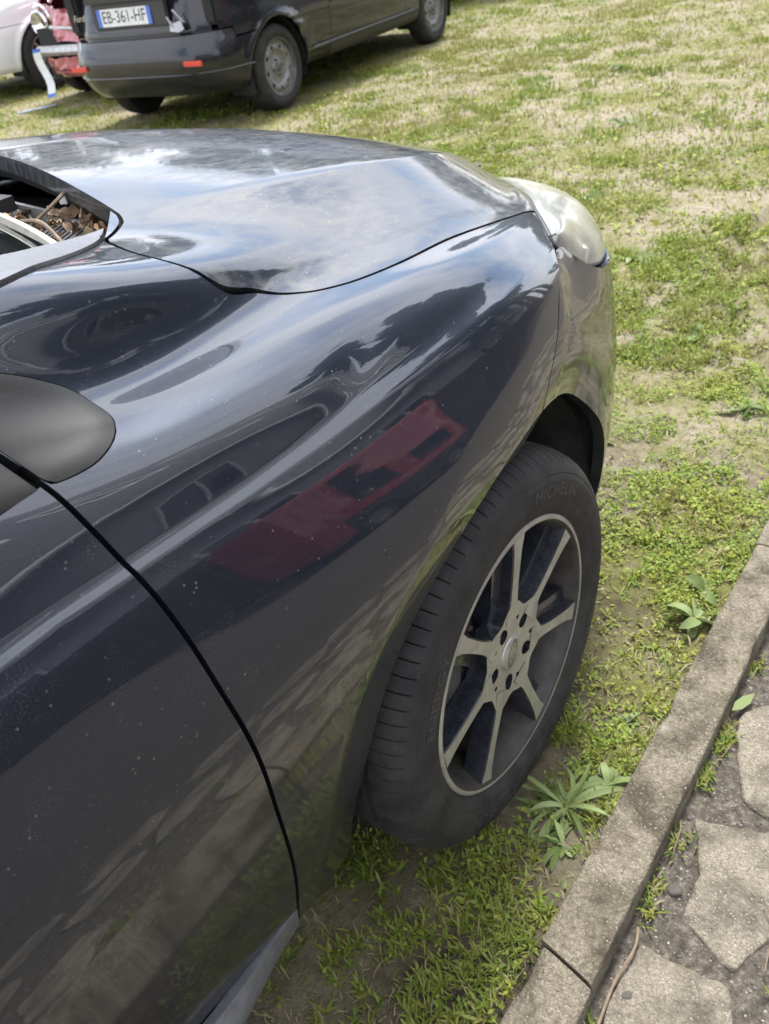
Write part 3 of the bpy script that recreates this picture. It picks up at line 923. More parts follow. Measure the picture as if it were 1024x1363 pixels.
# --- black corner trim at the mirror
sf = sub(lambda V: (V[:, 0] > -0.62) & (V[:, 0] < -0.42) & (V[:, 2] > 0.93) & (V[:, 1] < 0.25)).clip(lambda V: f_sf(V) - 0.0005)
def crown(pm, f, h, w_):
    N = pm.normals(); d = np.clip(f(pm.V) / w_, 0, 1)
    return PM(pm.V + N * (h * (1 - (1 - d) ** 2))[:, None], pm.F)
put(crown(sf, f_sf, 0.0018, 0.010), 'corner_trim', 'sail')
sdp = sub(lambda V: (V[:, 0] > -0.9) & (V[:, 0] < -0.5) & (V[:, 2] > 0.93) & (V[:, 1] < 0.25)).clip(lambda V: f_sd(V) - 0.0005)
put(crown(sdp, f_sd, 0.0018, 0.010), 'mirror_base', 'sail')
# --- strip beside the windscreen
tr = sub(lambda V: (V[:, 0] > -0.85) & (V[:, 0] < -0.15) & (V[:, 1] < 0.45) & (V[:, 2] > 0.96))
tr = tr.clip(lambda V: -f_trim(V) - 0.001).clip(f_pil).clip(lambda V: -f_hood(V) - 0.004).clip(lambda V: -.205 - V[:, 0] )
tv = tr.V.copy(); tv[:, 2] += 0.004
put(PM(tv, tr.F), 'windscreen_trim', 'trim_grey', fold=0.02)
# --- bonnet: right half mirrored and welded along the centre
hood = sub(lambda V: (V[:, 0] > -0.3) & (V[:, 2] > 0.68)).clip(lambda V: f_hood(V) - GAP)
hood = hood.clip(lambda V: YC + 1e-6 - V[:, 1])
hm = mirror_pm(hood, YC)
hood = PM(np.concatenate([hood.V, hm.V]), hood.F + [tuple(i + len(hood.V) for i in f) for f in hm.F]).merged(3e-4)
hood = hood.fold(0.022)
ho = hood.obj('bonnet', 'paint_hood', car)
# thick inner frame under the rear edge of the bonnet
rl = crom(HOOD_REAR, 6)
rl = np.array([p for p in rl if p[1] <= YC])
def hz(x, y):
    d = np.hypot(BODY.V[:, 0] - x, BODY.V[:, 1] - y) + (BODY.V[:, 2] < 0.7) * 9
    k = np.argsort(d)[:4]; w_ = 1 / (d[k] + 1e-5)
    return float((BODY.V[k, 2] * w_).sum() / w_.sum())
mb = MB(); n = len(rl)
rows = []
for (x, y) in rl:
    z = hz(x + 0.01, min(y + .004, YC))
    rows.append([(x + .004, y, z - .020), (x + .006, y, z - .034), (x + .05, y + .01, z - .040), (x + .16, y + .03, z - .045)])
full = [[(a, b, c) for a, b, c in r_] for r_ in rows]
full = full[::-1] if full[0][0][1] < full[-1][0][1] else full
mir = [[(a, 2 * YC - b, c) for a, b, c in r_] for r_ in full]
full = full[::-1] + mir
G = np.array(full)
mobj('bonnet_frame', G.reshape(-1, 3), PM.grid(G).F, 'black_plastic', ho, True, True)
st = MB().box((-.0005, 0, 0), (0.0005, .012, .010)).build('sticker', plain('white_sticker', (.7, .7, .7), .5, var=.05), ho, False)
p0 = [p for p in rl if abs(p[1] - .60) < .03]
zz = hz(-.10, .60)
st.matrix_world = Matrix.Identity(4)
adopt(st, ho, True)
st.location = (-.1035, .592, zz - .033); st.rotation_euler = (0, 0, R(16))

# --- bumper: plan curve swept over height
PLAN = np.array([(.02, -.034), (.10, -.022), (.2, .001), (.3, .020), (.4, .041), (.5, .068), (.6, .108), (.68, .165), (.75, .25), (.80, .36), (.835, .50), (.855, .68), (.862, .89)])
PL = crom(PLAN, 12)
seg = np.gradient(PL, axis=0); nrm_ = np.stack([-seg[:, 1], seg[:, 0]], -1); nrm_ /= np.linalg.norm(nrm_, axis=1, keepdims=True)   # points inboard
ZL = np.linspace(0.20, 0.86, 60)
ins = np.interp(ZL, [0.20, .27, .34, .42, .50, .58, .66, .72, .76, .80, .86], [.045, .024, .010, .001, -.004, -.003, .004, .014, .026, .045, .085])
ins = gsm(ins, 2.0, 0)
Gb = np.zeros((len(PL), len(ZL), 3))
for k, z in enumerate(ZL):
    q = PL + nrm_ * ins[k]
    Gb[:, k, 0] = q[:, 0]; Gb[:, k, 1] = q[:, 1]; Gb[:, k, 2] = z
# blend the rear end of the bumper onto the wing surface so that they meet flush at the seam
bx = Gb[..., 0]
SF = BG_[(xs_f > -0.1) & (xs_f < 0.6)]; SFx = xs_f[(xs_f > -0.1) & (xs_f < 0.6)]
def wing_y(x, z):
    i = int(np.argmin(abs(SFx - x))); sec = SF[i]
    k0 = sum(PER[:5]); s_ = sec[k0:]
    o = np.argsort(s_[:, 2])
    return float(np.interp(z, s_[o, 2], s_[o, 1]))
for i in range(Gb.shape[0]):
    for k in range(Gb.shape[1]):
        x, y, z = Gb[i, k]
        t = float(smooth01((0.42 - x) / 0.22))
        if t > 0: Gb[i, k, 1] = y * (1 - t) + t * wing_y(x, z)
BUMP = PM.grid(Gb)
LENS_O = [(.345, .097, .818), (.368, .094, .796), (.408, .095, .768), (.455, .100, .744), (.51, .106, .725), (.56, .116, .713), (.62, .137, .709), (.68, .183, .710), (.745, .267, .716), (.79, .38, .732), (.815, .462, .748)]
LO = crom(LENS_O, 8)
f_top = lambda V: np.interp(V[:, 0], LO[:, 0], LO[:, 2], right=0.60, left=.9) - 0.003 - V[:, 2]
bum = BUMP.clip(lambda V: -f_seam(V) - 0.0015).clip(f_arch)
bum = bum.clip(lambda V: np.where((V[:, 1] > 0.52), 0.62 - V[:, 2], np.interp(V[:, 0], np.concatenate([[.25, .30], LO[:, 0]]), np.concatenate([[.86, .824], LO[:, 2]])) - 0.004 - V[:, 2]))
nb = bum.normals()
cen = bum.V.mean(0)
if (nb * (bum.V - np.array([0, YC, .5]))).sum() < 0: bum = bum.flip()
bm2 = mirror_pm(bum, YC)
bum = PM(np.concatenate([bum.V, bm2.V]), bum.F + [tuple(i + len(bum.V) for i in f) for f in bm2.F]).merged(3e-4).fold(0.02)
bum.obj('front_bumper', 'paint', car)
# grille behind the bumper opening
g = MB()
for k in range(7): g.box((.80 - k * .004, .50, .625 + k * .02), (.835 - k * .004, 1.28, .632 + k * .02), 0)
g.box((.78, .48, .61), (.785, 1.30, .79))
g.build('grille', 'black_plastic', car, True, True)

# --- headlight: bowl, clouded lens, bulb
LENS_E = [(.352, .106, .826), (.398, .142, .831), (.442, .176, .831), (.53, .238, .822), (.61, .312, .808), (.69, .398, .790), (.76, .445, .770), (.812, .468, .754)]
E2 = crom(LENS_E, 16); O2 = crom(LENS_O, 16)
def resamp(P, n):
    s = np.concatenate([[0], np.cumsum(np.linalg.norm(np.diff(P, axis=0), axis=1))]); s /= s[-1]
    return np.stack([np.interp(np.linspace(0, 1, n), s, P[:, k]) for k in range(3)], -1)
NE, NO = 60, 26
E3, O3 = resamp(E2, NE), resamp(O2, NE)
tt = np.linspace(0, 1, NO)
GL = E3[:, None] * (1 - tt)[None, :, None] + O3[:, None] * tt[None, :, None]
su = np.linspace(0, 1, NE)
bul = np.sin(PI * tt)[None, :] ** 0.8 * np.sin(PI * np.clip(su * .96 + .03, 0, 1))[:, None] ** 0.6
out_dir = np.array([0.62, -0.42, 0.66]); out_dir /= np.linalg.norm(out_dir)
GLens = GL + bul[..., None] * out_dir * 0.036
for sidey in (0, 1):
    def my(G):
        if sidey == 0: return G
        H = G.copy(); H[..., 1] = 2 * YC - H[..., 1]; return H
    lm = PM.grid(my(GLens)); 
    if (lm.normals() @ (out_dir * np.array([1, 1 if sidey == 0 else -1, 1]))).mean() < 0: lm = lm.flip()
    Gi = GL + bul[..., None] * -out_dir * 0.06 - out_dir * 0.006
    hl = mobj('headlight', my(Gi).reshape(-1, 3), PM.grid(my(Gi)).F, MAT['chrome'], car, True, True)
    lens = lm.fold(0.012).obj('lens', 'lens', hl)
    # seal round the lens
    ring = [tuple(v) for v in my(E3 - out_dir * .004)] + [tuple(v) for v in my(O3 - out_dir * .004)[::-1]]
    MB().tube(ring + ring[:1], 0.0035, 6, cap=False).build('seal', 'black_plastic', hl, True, True)
    for (cx, cy, cz, rr_) in ((.50, .185, .757, .038), (.62, .27, .752, .042)):
        c = my(np.array([[cx, cy, cz]]))[0]
        b_ = MB(); b_.lathe([(.0, -.012), (.006, -.010), (.007, .02), (.012, .022)], 12, 'x', 0, c=(c[0] + .01, c[1], c[2]))
        b_.lathe([(rr_, .016), (rr_ * .96, .010), (rr_ * .72, -.012), (rr_ * .35, -.026), (.010, -.03)], 24, 'x', 0, c=(c[0], c[1], c[2]))
        b_.build('reflector_bowl', 'chrome', hl, True, True)

# --- wheel-arch liner and dark backing behind the panels
for s_ in (0, 1):
    for wx in (0.0, -2.64):
        l = MB(); fy = (lambda y: y) if s_ == 0 else (lambda y: 2 * YC - y)
        prof = [(0.384, fy(.064)), (0.392, fy(.075)), (0.395, fy(.12)), (.39, fy(.25)), (.28, fy(.27)), (.10, fy(.28))]
        l.lathe(prof, 40, 'y', 0, R(-4), R(184), (wx + .024, 0, WR))
        if wx == 0.0: l.lathe([(.432, fy(.075)), (.446, fy(.10)), (.45, fy(.16)), (.45, fy(.26)), (.30, fy(.275))], 24, 'y', 0, R(-14), R(78), (wx + .024, 0, WR))
        l.build('arch_liner', 'liner', car, True, True)
# floor pan and firewall keep light out from underneath
fp = MB().box((-3.2, .20, .20), (-.42, 1.58, .23)).box((-.42, .32, .26), (.70, 1.46, .29)).box((-.30, .30, .30), (-.26, 1.48, .90))
fp.build('floor_pan', 'void', car, False, True)
und = body_grid(np.arange(-.9, .42, .03), [3] * 12); und = shape_body(und)  # near-black sheet inset behind the panels puts shade into the gaps
un = PM.grid(und).flip(); N = un.normals()
un = PM(un.V - N * 0.016, un.F).clip(lambda V: np.where(V[:, 2] < .7, np.hypot(V[:, 0] - .03, V[:, 2] - WR) - 0.405, 1)).clip(lambda V: .40 - V[:, 1]).clip(f_pil)
un = un.clip(lambda V: np.where((V[:, 0] < .0) & (V[:, 2] > .9) & (V[:, 1] > .34), -1.0, 1.0)).clip(lambda V: .41 - V[:, 0])
un.obj('dark_backing', 'void', car)
mirror_pm(un, YC).obj('dark_backing', 'void', car)

# --- cowl tray between bonnet and windscreen
cy_ = np.linspace(.335, 2 * YC - .335, 60)
def ws_base(y):
    q = abs(y - YC) / (YC - .40)
    return -.148 - .098 * q ** 1.7
G = np.zeros((60, 6, 3))
for i, y in enumerate(cy_):
    xb = ws_base(y)
    for k, (dx_, z) in enumerate([(-.012, .988), (-.002, .955), (.02, .940), (.07, .932), (.12, .925), (.22, .92)]):
        G[i, k] = (xb + dx_, y, z + .006 * abs(y - YC))
cw = mobj('cowl', G.reshape(-1, 3), PM.grid(G).F, 'black_plastic', car, True, True)
b_ = MB()                                   # upright grey rib that splits the tray
rp = [(-.158, .435), (-.140, .50), (-.125, .555), (-.118, .585)]
rp2 = [(-.112, .600), (-.100, .66), (-.088, .74), (-.08, .80)]
for P in (rp, rp2):
    P = crom(P, 4)
    v = []
    for (x, y) in P: v += [(x, y, .93), (x, y, .972), (x + .006, y, .972), (x + .006, y, .93)]
    f = []
    for i in range(len(P) - 1):
        for k in range(4): f.append((i * 4 + k, i * 4 + (k + 1) % 4, (i + 1) * 4 + (k + 1) % 4, (i + 1) * 4 + k))
    f += [(0, 1, 2, 3), tuple((len(P) - 1) * 4 + k for k in (3, 2, 1, 0))]
    b_.add(v, f)
b_.build('cowl_rib', plain('weathered_grey_plastic', (.16, .165, .17), .55, var=.25, vscale=60), car, True, True, sharp=30)
for k in range(16):                          # grille slats
    y = .425 + k * .0115
    x = ws_base(y) + .062
    o = MB().box((-.026, -.0028, 0), (.026, .0028, .010), 0).build('cowl_slat', 'black_plastic', cw, False, False)
    adopt(o, cw, True); o.location = (x, y, .957); o.rotation_euler = (0, R(-8), R(10))
hb = MB().box((-.16, .72, .93), (-.07, .80, .985), bev=.02)
hb.build('wiper_spindle_cover', 'black_plastic', car, True, True)

# --- windscreen, roof, pillars, side glass
side_c = crom([(-.262, .388, .984), (-.42, .315, 1.072), (-.72, .30, 1.27), (-1.02, .335, 1.47)], 8)
mid_c = crom([(-.150, YC, .985), (-.45, YC, 1.155), (-.76, YC, 1.345), (-1.04, YC, 1.51)], 8)
nsd = len(side_c)
G = np.zeros((31, nsd, 3))
for j in range(nsd):
    for i in range(31):
        q = -1 + 2 * i / 30
        ye = YC - side_c[j][1]
        c_ = abs(q) ** 1.8
        G[i, j] = (mid_c[j][0] * (1 - c_) + side_c[j][0] * c_, YC + q * ye, mid_c[j][2] * (1 - c_) + side_c[j][2] * c_)
ws = mobj('windscreen', G.reshape(-1, 3), PM.grid(G).F, 'glass', car, True, True)
MB().tube([tuple(G[i, 0] + np.array((.006, 0, .001))) for i in range(31)], .008, 6).build('seal', plain('cream_dusty_seal', (.30, .29, .25), .7, var=.2), ws, True, True)
G2 = np.zeros((31, 20, 3))
for j in range(20):
    t = j / 19
    for i in range(31):
        q = -1 + 2 * i / 30; c_ = abs(q) ** 1.8
        ye = (YC - .335) + (.0 if t < .8 else -.03 * (t - .8) / .2)
        xx = (-1.04 * (1 - c_) - 1.02 * c_) * (1 - t) + (-2.95 * (1 - c_) - 2.85 * c_) * t
        G2[i, j] = (xx, YC + q * ye, (1.51 * (1 - c_) + 1.47 * c_) + .07 * math.sin(PI * min(1, t * 1.2)) * .9 - .05 * t)
mobj('roof', G2.reshape(-1, 3), PM.grid(G2).F, 'paint', car, True, True)
for s_ in (0, 1):
    fy = (lambda y: y) if s_ == 0 else (lambda y: 2 * YC - y)
    pts = [(-.56, fy(.245), 1.135), (-.64, fy(.24), 1.19), (-.80, fy(.255), 1.31), (-1.03, fy(.305), 1.465)]
    MB().tube(crom(pts, 5), .034, 10).build('pillar', 'paint', car, True, True)
    rail = [(-1.03, fy(.305), 1.465), (-1.6, fy(.28), 1.535), (-2.3, fy(.29), 1.52), (-2.9, fy(.36), 1.42)]
    MB().tube(crom(rail, 5), .03, 10).build('roof_rail', 'paint', car, True, True)
    v = [(-.62, fy(.11), 1.0), (-1.54, fy(.10), .99), (-1.52, fy(.27), 1.50), (-1.05, fy(.27), 1.44)]
    mobj('side_window', v, [(0, 1, 2, 3)], 'glass', car, False, True)
    v = [(-1.6, fy(.10), .99), (-2.40, fy(.13), 1.0), (-2.3, fy(.29), 1.49), (-1.58, fy(.27), 1.51)]
    mobj('side_window', v, [(0, 1, 2, 3)], 'glass', car, False, True)
    MB().tube([(-1.57, fy(.085), .98), (-1.55, fy(.27), 1.51)], .03, 8).build('pillar', 'black_plastic', car, True, True)
    MB().tube([(-2.42, fy(.13), .99), (-2.62, fy(.30), 1.49)], .07, 8).build('pillar', 'paint', car, True, True)
    # door mirror
    mm = MB().box((-.90, fy(-.20) if s_ == 0 else fy(-.05), 1.0), (-.74, fy(-.05) if s_ == 0 else fy(-.20), 1.13), bev=.04)
    if s_ == 1: mm.build('door_mirror', 'paint', car, True, True)
# tailgate and rear bumper
t_ = MB()
t_.box((-3.36, .16, .30), (-3.28, 1.62, 1.04), bev=.03)
t_.build('tailgate', 'paint', car, True, True)
v = [(-3.30, .22, 1.03), (-3.30, 1.56, 1.03), (-2.90, 1.42, 1.45), (-2.90, .36, 1.45)]
mobj('rear_window', v, [(0, 1, 2, 3)], 'glass', car, False, True)
# ------------------------------------------------------------------ the alloy wheel
def tyre_parts(RT_, RR_, width, n=720, sipe=8, bulge=0.014):
    """profile (r, y): y grows inboard, outer sidewall at small y"""
    k = (RT_ - RR_)
    pr = [(RR_ - .004, .004), (RR_ + .001, -.001), (RR_ + .006, -.005), (RR_ + .10 * k, -.008), (RR_ + .16 * k, -.0105), (RR_ + .22 * k, -.0122),
          (RR_ + .25 * k, -.0120), (RR_ + .27 * k, -.0132), (RR_ + .36 * k, -bulge), (RR_ + .46 * k, -bulge), (RR_ + .56 * k, -bulge + .001), (RR_ + .64 * k, -.0112),
          (RR_ + .66 * k, -.0098), (RR_ + .68 * k, -.0100), (RR_ + .75 * k, -.0070), (RR_ + .80 * k, -.0030), (RR_ + .815 * k, -.0012), (RR_ + .86 * k, .0030), (RR_ + .905 * k, .0095), (RR_ + .94 * k, .017), (RR_ + .965 * k, .025), (RR_ + .982 * k, .034), (RR_ + .989 * k, .041)]
    w_ = width
    tread = []
    for y0, y1 in ((.047, .058), (.083, .094), (.119, .130)):
        tread += [(RR_ + .994 * k, y0 - .002), (RR_ + .92 * k, y0), (RR_ + .92 * k, y1), (RR_ + .997 * k, y1 + .002)]
    mirr = [(r_, w_ - .028 - y) for r_, y in pr[::-1]]
    pr2 = pr + tread + mirr
    m = len(pr2)
    A = np.arange(n) * 2 * PI / n
    Rr = np.repeat(np.array([p[0] for p in pr2])[None], n, 0); Yy = np.repeat(np.array([p[1] for p in pr2])[None], n, 0)
    yv = np.array([p[1] for p in pr2]); rv = np.array([p[0] for p in pr2])
    band = (rv > RR_ + .815 * k) & (yv < .043)
    inner = (rv > RR_ + .9 * k) & (yv > .1)
    for i in range(n):
        if i % sipe == 0:
            Rr[i, band] -= .0030; Yy[i, band] += .0016
            Rr[i, inner] -= .004
    G = np.stack([Rr * np.cos(A)[:, None], Yy, Rr * np.sin(A)[:, None]], -1)
    return PM.grid(G, True)
def wrap_text(txt, r0, h, ang, y, squeeze=1.0, shear=0.0, flip=False):
    """lettering bent round the sidewall: reads with its foot towards the hub"""
    V, F = text_mesh(txt, 1.0, shear)
    V = V / 0.72
    x = V[:, 0] * h * squeeze; r_ = r0 + V[:, 1] * h
    a = ang - x / r0
    return np.stack([r_ * np.cos(a), np.full(len(V), y), r_ * np.sin(a)], -1), F
MAT['lettering'] = plain('rubber_lettering', (.050, .048, .046), .6, var=.2)
MAT['barrel'] = plain('brake_dust_barrel', (.030, .026, .023), .6, var=.4, vscale=40)
def alloy_wheel(loc, mirror=False, rot=0.0, detail=True):
    """seven machined spokes with recessed dark wings; local y = 0 at the outer flange"""
    sgn = -1.0 if mirror else 1.0
    def T(V):
        V = np.asarray(V, float).reshape(-1, 3).copy(); V[:, 1] *= sgn; return V
    prof = [(.2205, .004), (.2212, -.002), (.2185, -.0045), (.2135, -.0040), (.2100, -.0005), (.2075, .006), (.2045, .014), (.2010, .022), (.1985, .036), (.1960, .045), (.1930, .06), (.1890, .10), (.1870, .15), (.20, .168), (.2205, .178), (.222, .172)]
    lb = MB().lathe(prof, 96)
    fm = [0 if (k % (len(prof) - 1)) < 3 else 1 for k in range(len(lb.f))]
    wheel = mobj('wheel', T(lb.v), lb.f, None, car, True, False, ['machined', 'barrel'], fm, sharp=50)
    wheel.location = Vector(loc) - car.location
    wheel.rotation_euler = (0, rot, 0)
    ty = tyre_parts(WR, .2205, .205, 1440 if detail else 360, 16 if detail else 4)
    tyo = mobj('tyre', T(ty.V), ty.F, 'tyre', wheel, True, False, sharp=28)
    if detail:
        for args in (('MICHELIN', .262, .019, R(63), -.0145, 1.25), ('ENERGY', .259, .019, R(150), -.0146, 1.2), ('MICHELIN', .262, .019, R(243), -.0145, 1.25), ('ENERGY', .259, .019, R(330), -.0146, 1.2)):
            v, f = wrap_text(*args)
            mobj('tyre_lettering', T(v), f, MAT['lettering'], tyo, False, False)
    # hub face: a disc with lug pockets
    rr_ = np.concatenate([np.linspace(.0, .096, 40)]); aa = np.arange(168) * 2 * PI / 168
    rad = lambda a: .087 + .008 * np.cos(7 * (a - R(82.7)))
    G = np.zeros((168, 40, 3))
    for i, a in enumerate(aa):
        for j in range(40):
            r_ = rad(a) * j / 39
            y = .010 - .004 * (r_ / .09) ** 2
            G[i, j] = (r_ * math.cos(a), y, r_ * math.sin(a))
    hubm = PM.grid(G, True)
    if hubm.normals()[:, 1].mean() > 0: hubm = hubm.flip()
    LUG = [R(39.6 + 72 * k) for k in range(5)]
    def f_l(V):
        d = np.full(len(V), 1e9)
        for a in LUG:
            c = np.array([.054 * math.cos(a), .054 * math.sin(a)])
            q = V[:, [0, 2]] - c
            er = np.array([math.cos(a), math.sin(a)]); et = np.array([-er[1], er[0]])
            u = q @ er; t = q @ et
            d = np.minimum(d, np.sqrt((u / 1.25) ** 2 + (t * (1.0 + np.clip(u, -.02, .02) * 14)) ** 2) - .0112)
            c2 = np.array([.060 * math.cos(a + R(27)), .060 * math.sin(a + R(27))])
            d = np.minimum(d, np.linalg.norm(V[:, [0, 2]] - c2, axis=1) - .0042)
        return d
    hubm = hubm.clip(f_l).merged(2e-4).fold(.030)
    hub = mobj('hub_face', T(hubm.V), hubm.F, None, wheel, True, False, ['machined', 'gunmetal'], None, sharp=40)
    # colour the pocket walls dark
    mi = np.zeros(len(hub.data.polygons), np.int32)
    for p in hub.data.polygons:
        if abs(p.normal.y) < 0.6: mi[p.index] = 1
    hub.data.polygons.foreach_set('material_index', mi)
    for k in range(7):
        a = R(82.7 - 360 / 7 * k)
        er = np.array([math.cos(a), math.sin(a)]); et = np.array([-er[1], er[0]])
        def P(r_, t, y): q = er * r_ + et * t; return (q[0], y, q[1])
        mbk = MB()
        rs = np.linspace(.062, .2085, 15)
        v = []; 
        secs = []
        for r_ in rs:
            f_ = max(0., (r_ - .07) / .1385)
            hwid = .0140 - .0030 * math.sin(PI * min(1, f_ * 1.1)) + .007 * max(0, (.22 - f_) / .22) ** 1.5 + .004 * max(0, (f_ - .85) / .15)
            y0 = .0070 - .0075 * f_
            wing_ = .020 + .006 * f_                       # recessed shelf beside the machined face
            secs.append([P(r_, -hwid - .003, y0 + .034), P(r_, -hwid, y0 + .002), P(r_, -hwid + .002, y0), P(r_, hwid - .002, y0), P(r_, hwid, y0 + .002), P(r_, hwid + .003, y0 + .018), P(r_, hwid + wing_, y0 + .021), P(r_, hwid + wing_ + .002, y0 + .045)])
        G = np.array(secs)
        pm = PM.grid(G)
        mat = [0 if (q % 7) == 2 else 1 for q in range(len(pm.F))]
        F = pm.F
        if pm.normals()[:, 1].mean() > 0: F = [tuple(reversed(f)) for f in F]
        mobj('spoke', T(pm.V), [tuple(reversed(f)) for f in F] if mirror else F, None, wheel, True, False, ['machined', 'gunmetal'], mat, sharp=30)
    # centre cap with oval emblem
    cp = MB().lathe([(.0, .0062), (.024, .0064), (.0275, .0074), (.029, .010)], 40)
    cap = mobj('centre_cap', T(cp.v), cp.f, MAT['machined'], wheel, True, False, sharp=60)
    em = MB(); n = 40
    for (s0, s1) in ((1.0, .88), (.80, .74)):
        v = []
        for q in range(n):
            t = 2 * PI * q / n
            v += [(.0235 * s0 * math.cos(t), .0056, .0125 * s0 * math.sin(t)), (.0235 * s1 * math.cos(t), .0056, .0125 * s1 * math.sin(t))]
        em.add(v, [(2 * q, 2 * ((q + 1) % n), 2 * ((q + 1) % n) + 1, 2 * q + 1) for q in range(n)])
    tv, tf = text_mesh('Ford', .013, .35)
    em.add([(p[0], .0055, p[1]) for p in tv], tf)
    ca, sa = math.cos(R(62)), math.sin(R(62))
    ev = [(p[0] * ca - p[2] * sa, p[1], p[0] * sa + p[2] * ca) for p in em.v]
    mobj('emblem', T(ev), em.f, plain('emblem_grey', (.16, .16, .15), .4, metal=.6, var=.1), cap, False, False)
    for a in LUG:
        b_ = MB().lathe([(.0, .020), (.006, .020), (.0078, .023), (.0080, .045)], 6, c=(.054 * math.cos(a), 0, .054 * math.sin(a)))
        mobj('lug_nut', T(b_.v), b_.f, 'steel', wheel, False, False)
    d = MB().lathe([(.075, .055), (.135, .055), (.136, .078), (.075, .078)], 64).lathe([(.0, .050), (.072, .050), (.075, .056)], 40)
    mobj('brake_disc', T(d.v), d.f, 'rust', wheel, True, False, sharp=40)
    c_ = MB()
    prof = [(.092, .042), (.150, .042), (.156, .06), (.150, .095), (.092, .095), (.09, .06), (.092, .042)]
    c_.lathe(prof, 14, 'y', 0, R(140), R(205))
    mobj('brake_caliper', T(c_.v), c_.f, 'dark_steel', wheel, True, False, sharp=40)
    return wheel
alloy_wheel((0, 0, WR))
alloy_wheel((0, 2 * YC, WR), True, 0.6, False)
alloy_wheel((-2.64, 0.01, WR), False, 1.1, False)
alloy_wheel((-2.64, 2 * YC - .01, WR), True, 0.2, False)
# ------------------------------------------------------------------ other cars
def simple_wheel(parent, x, y, r, rim_r, width, kind, outward, rot=0.0):
    s = -1.0 if outward < 0 else 1.0            # outward: sign of local y that faces out
    k = r - rim_r
    prof = [(rim_r - .003, .006), (rim_r + .004, -.002), (rim_r + .3 * k, -.011), (rim_r + .6 * k, -.010), (rim_r + .82 * k, .000), (rim_r + .95 * k, .016), (r - .003, .03), (r, .05),
            (r, .068), (r - .007, .070), (r - .007, .078), (r, .080), (r, .105), (r - .007, .107), (r - .007, .115), (r, .117), (r, width - .04), (rim_r + .8 * k, width - .01), (rim_r, width - .01)]
    n = 120
    V = []
    for i in range(n):
        a = 2 * PI * i / n
        for q, (pr, h) in enumerate(prof):
            pr2 = pr - (.004 if (i % 3 == 0 and 4 <= q <= 7) else 0)
            V.append((pr2 * math.cos(a), h, pr2 * math.sin(a)))
    V = np.array(V).reshape(n, len(prof), 3)
    pm = PM.grid(V, True)
    def T(v):
        v = np.asarray(v, float).reshape(-1, 3).copy(); v[:, 1] *= -s; return v
    wh = MB().lathe([(rim_r, .004), (rim_r + .001, -.004), (rim_r - .006, -.004), (rim_r - .012, .008), (rim_r - .018, .03), (rim_r - .025, .05), (rim_r - .03, .12), (rim_r - .01, width - .03)], 64)
    w_ = mobj('wheel', T(wh.v), wh.f, 'dark_steel' if kind == 'steel' else 'steel', parent, True, False, sharp=40)
    w_.location = (x, y, r); w_.rotation_euler = (0, rot, 0)
    mobj('tyre', T(pm.V), pm.F, 'tyre', w_, True, False, sharp=30)
    if kind == 'steel':
        prof = [(rim_r - .012, .020), (rim_r - .024, .024), (rim_r - .040, .018), (rim_r - .058, .012), (rim_r - .075, .016), (rim_r - .088, .030), (rim_r - .105, .034), (.055, .030), (.045, .022), (.03, .018), (.0, .018)]
        L = crom([(a, b, 0) for a, b in prof], 4)
        G = np.zeros((120, len(L), 3))
        for i in range(120):
            a = 2 * PI * i / 120
            for j in range(len(L)): G[i, j] = (L[j][0] * math.cos(a), L[j][1], L[j][0] * math.sin(a))
        d = PM.grid(G, True)
        def fh(V):
            o = np.full(len(V), 1e9)
            for q in range(9):
                a = 2 * PI * q / 9
                c = np.array([math.cos(a), math.sin(a)]) * (rim_r - .056)
                dv = V[:, [0, 2]] - c
                er = np.array([math.cos(a), math.sin(a)]); et = np.array([-er[1], er[0]])
                o = np.minimum(o, np.sqrt((dv @ er) ** 2 + (dv @ et / 1.3) ** 2) - .0125)
            return o
        d = d.clip(fh).fold(.006)
        mobj('steel_disc', T(d.V), d.F, plain('grey_wheel_paint', (.20, .20, .20), .5, metal=.3, var=.3, vscale=30), w_, True, False, sharp=50)
        for q in range(4):
            a = 2 * PI * q / 4 + .4
            b_ = MB().lathe([(0, .012), (.008, .013), (.0095, .02), (.0095, .032)], 6, c=(.05 * math.cos(a), 0, .05 * math.sin(a)))
            mobj('lug_nut', T(b_.v), b_.f, 'dark_steel', w_, False, False)
        b_ = MB().lathe([(.0, .004), (.024, .006), (.03, .018), (.03, .03)], 24)
        mobj('hub_cap', T(b_.v), b_.f, 'dark_steel', w_, True, False)
    else:
        for q in range(10):
            a = 2 * PI * q / 10
            er = np.array([math.cos(a), math.sin(a)]); et = np.array([-er[1], er[0]])
            v = []
            for r_ in np.linspace(.05, rim_r - .008, 5):
                hw_ = .012
                for t, yy in ((-hw_ - .003, .03), (-hw_, .008), (hw_, .008), (hw_ + .003, .03)):
                    p = er * r_ + et * t; v.append((p[0], yy - .006 * r_ / rim_r, p[1]))
            f = [(i * 4 + k_, i * 4 + k_ + 1, (i + 1) * 4 + k_ + 1, (i + 1) * 4 + k_) for i in range(4) for k_ in range(3)]
            mobj('spoke', T(v), f, 'steel', w_, True, False, sharp=30)
        b_ = MB().lathe([(.0, .0), (.05, .004), (.062, .012), (.062, .03)], 28)
        mobj('hub_cap', T(b_.v), b_.f, 'steel', w_, True, False)
    b_ = MB().lathe([(0, .06), (rim_r - .03, .06)], 32)
    mobj('brake_drum', T(b_.v), b_.f, 'void', w_, True, False)
    return w_

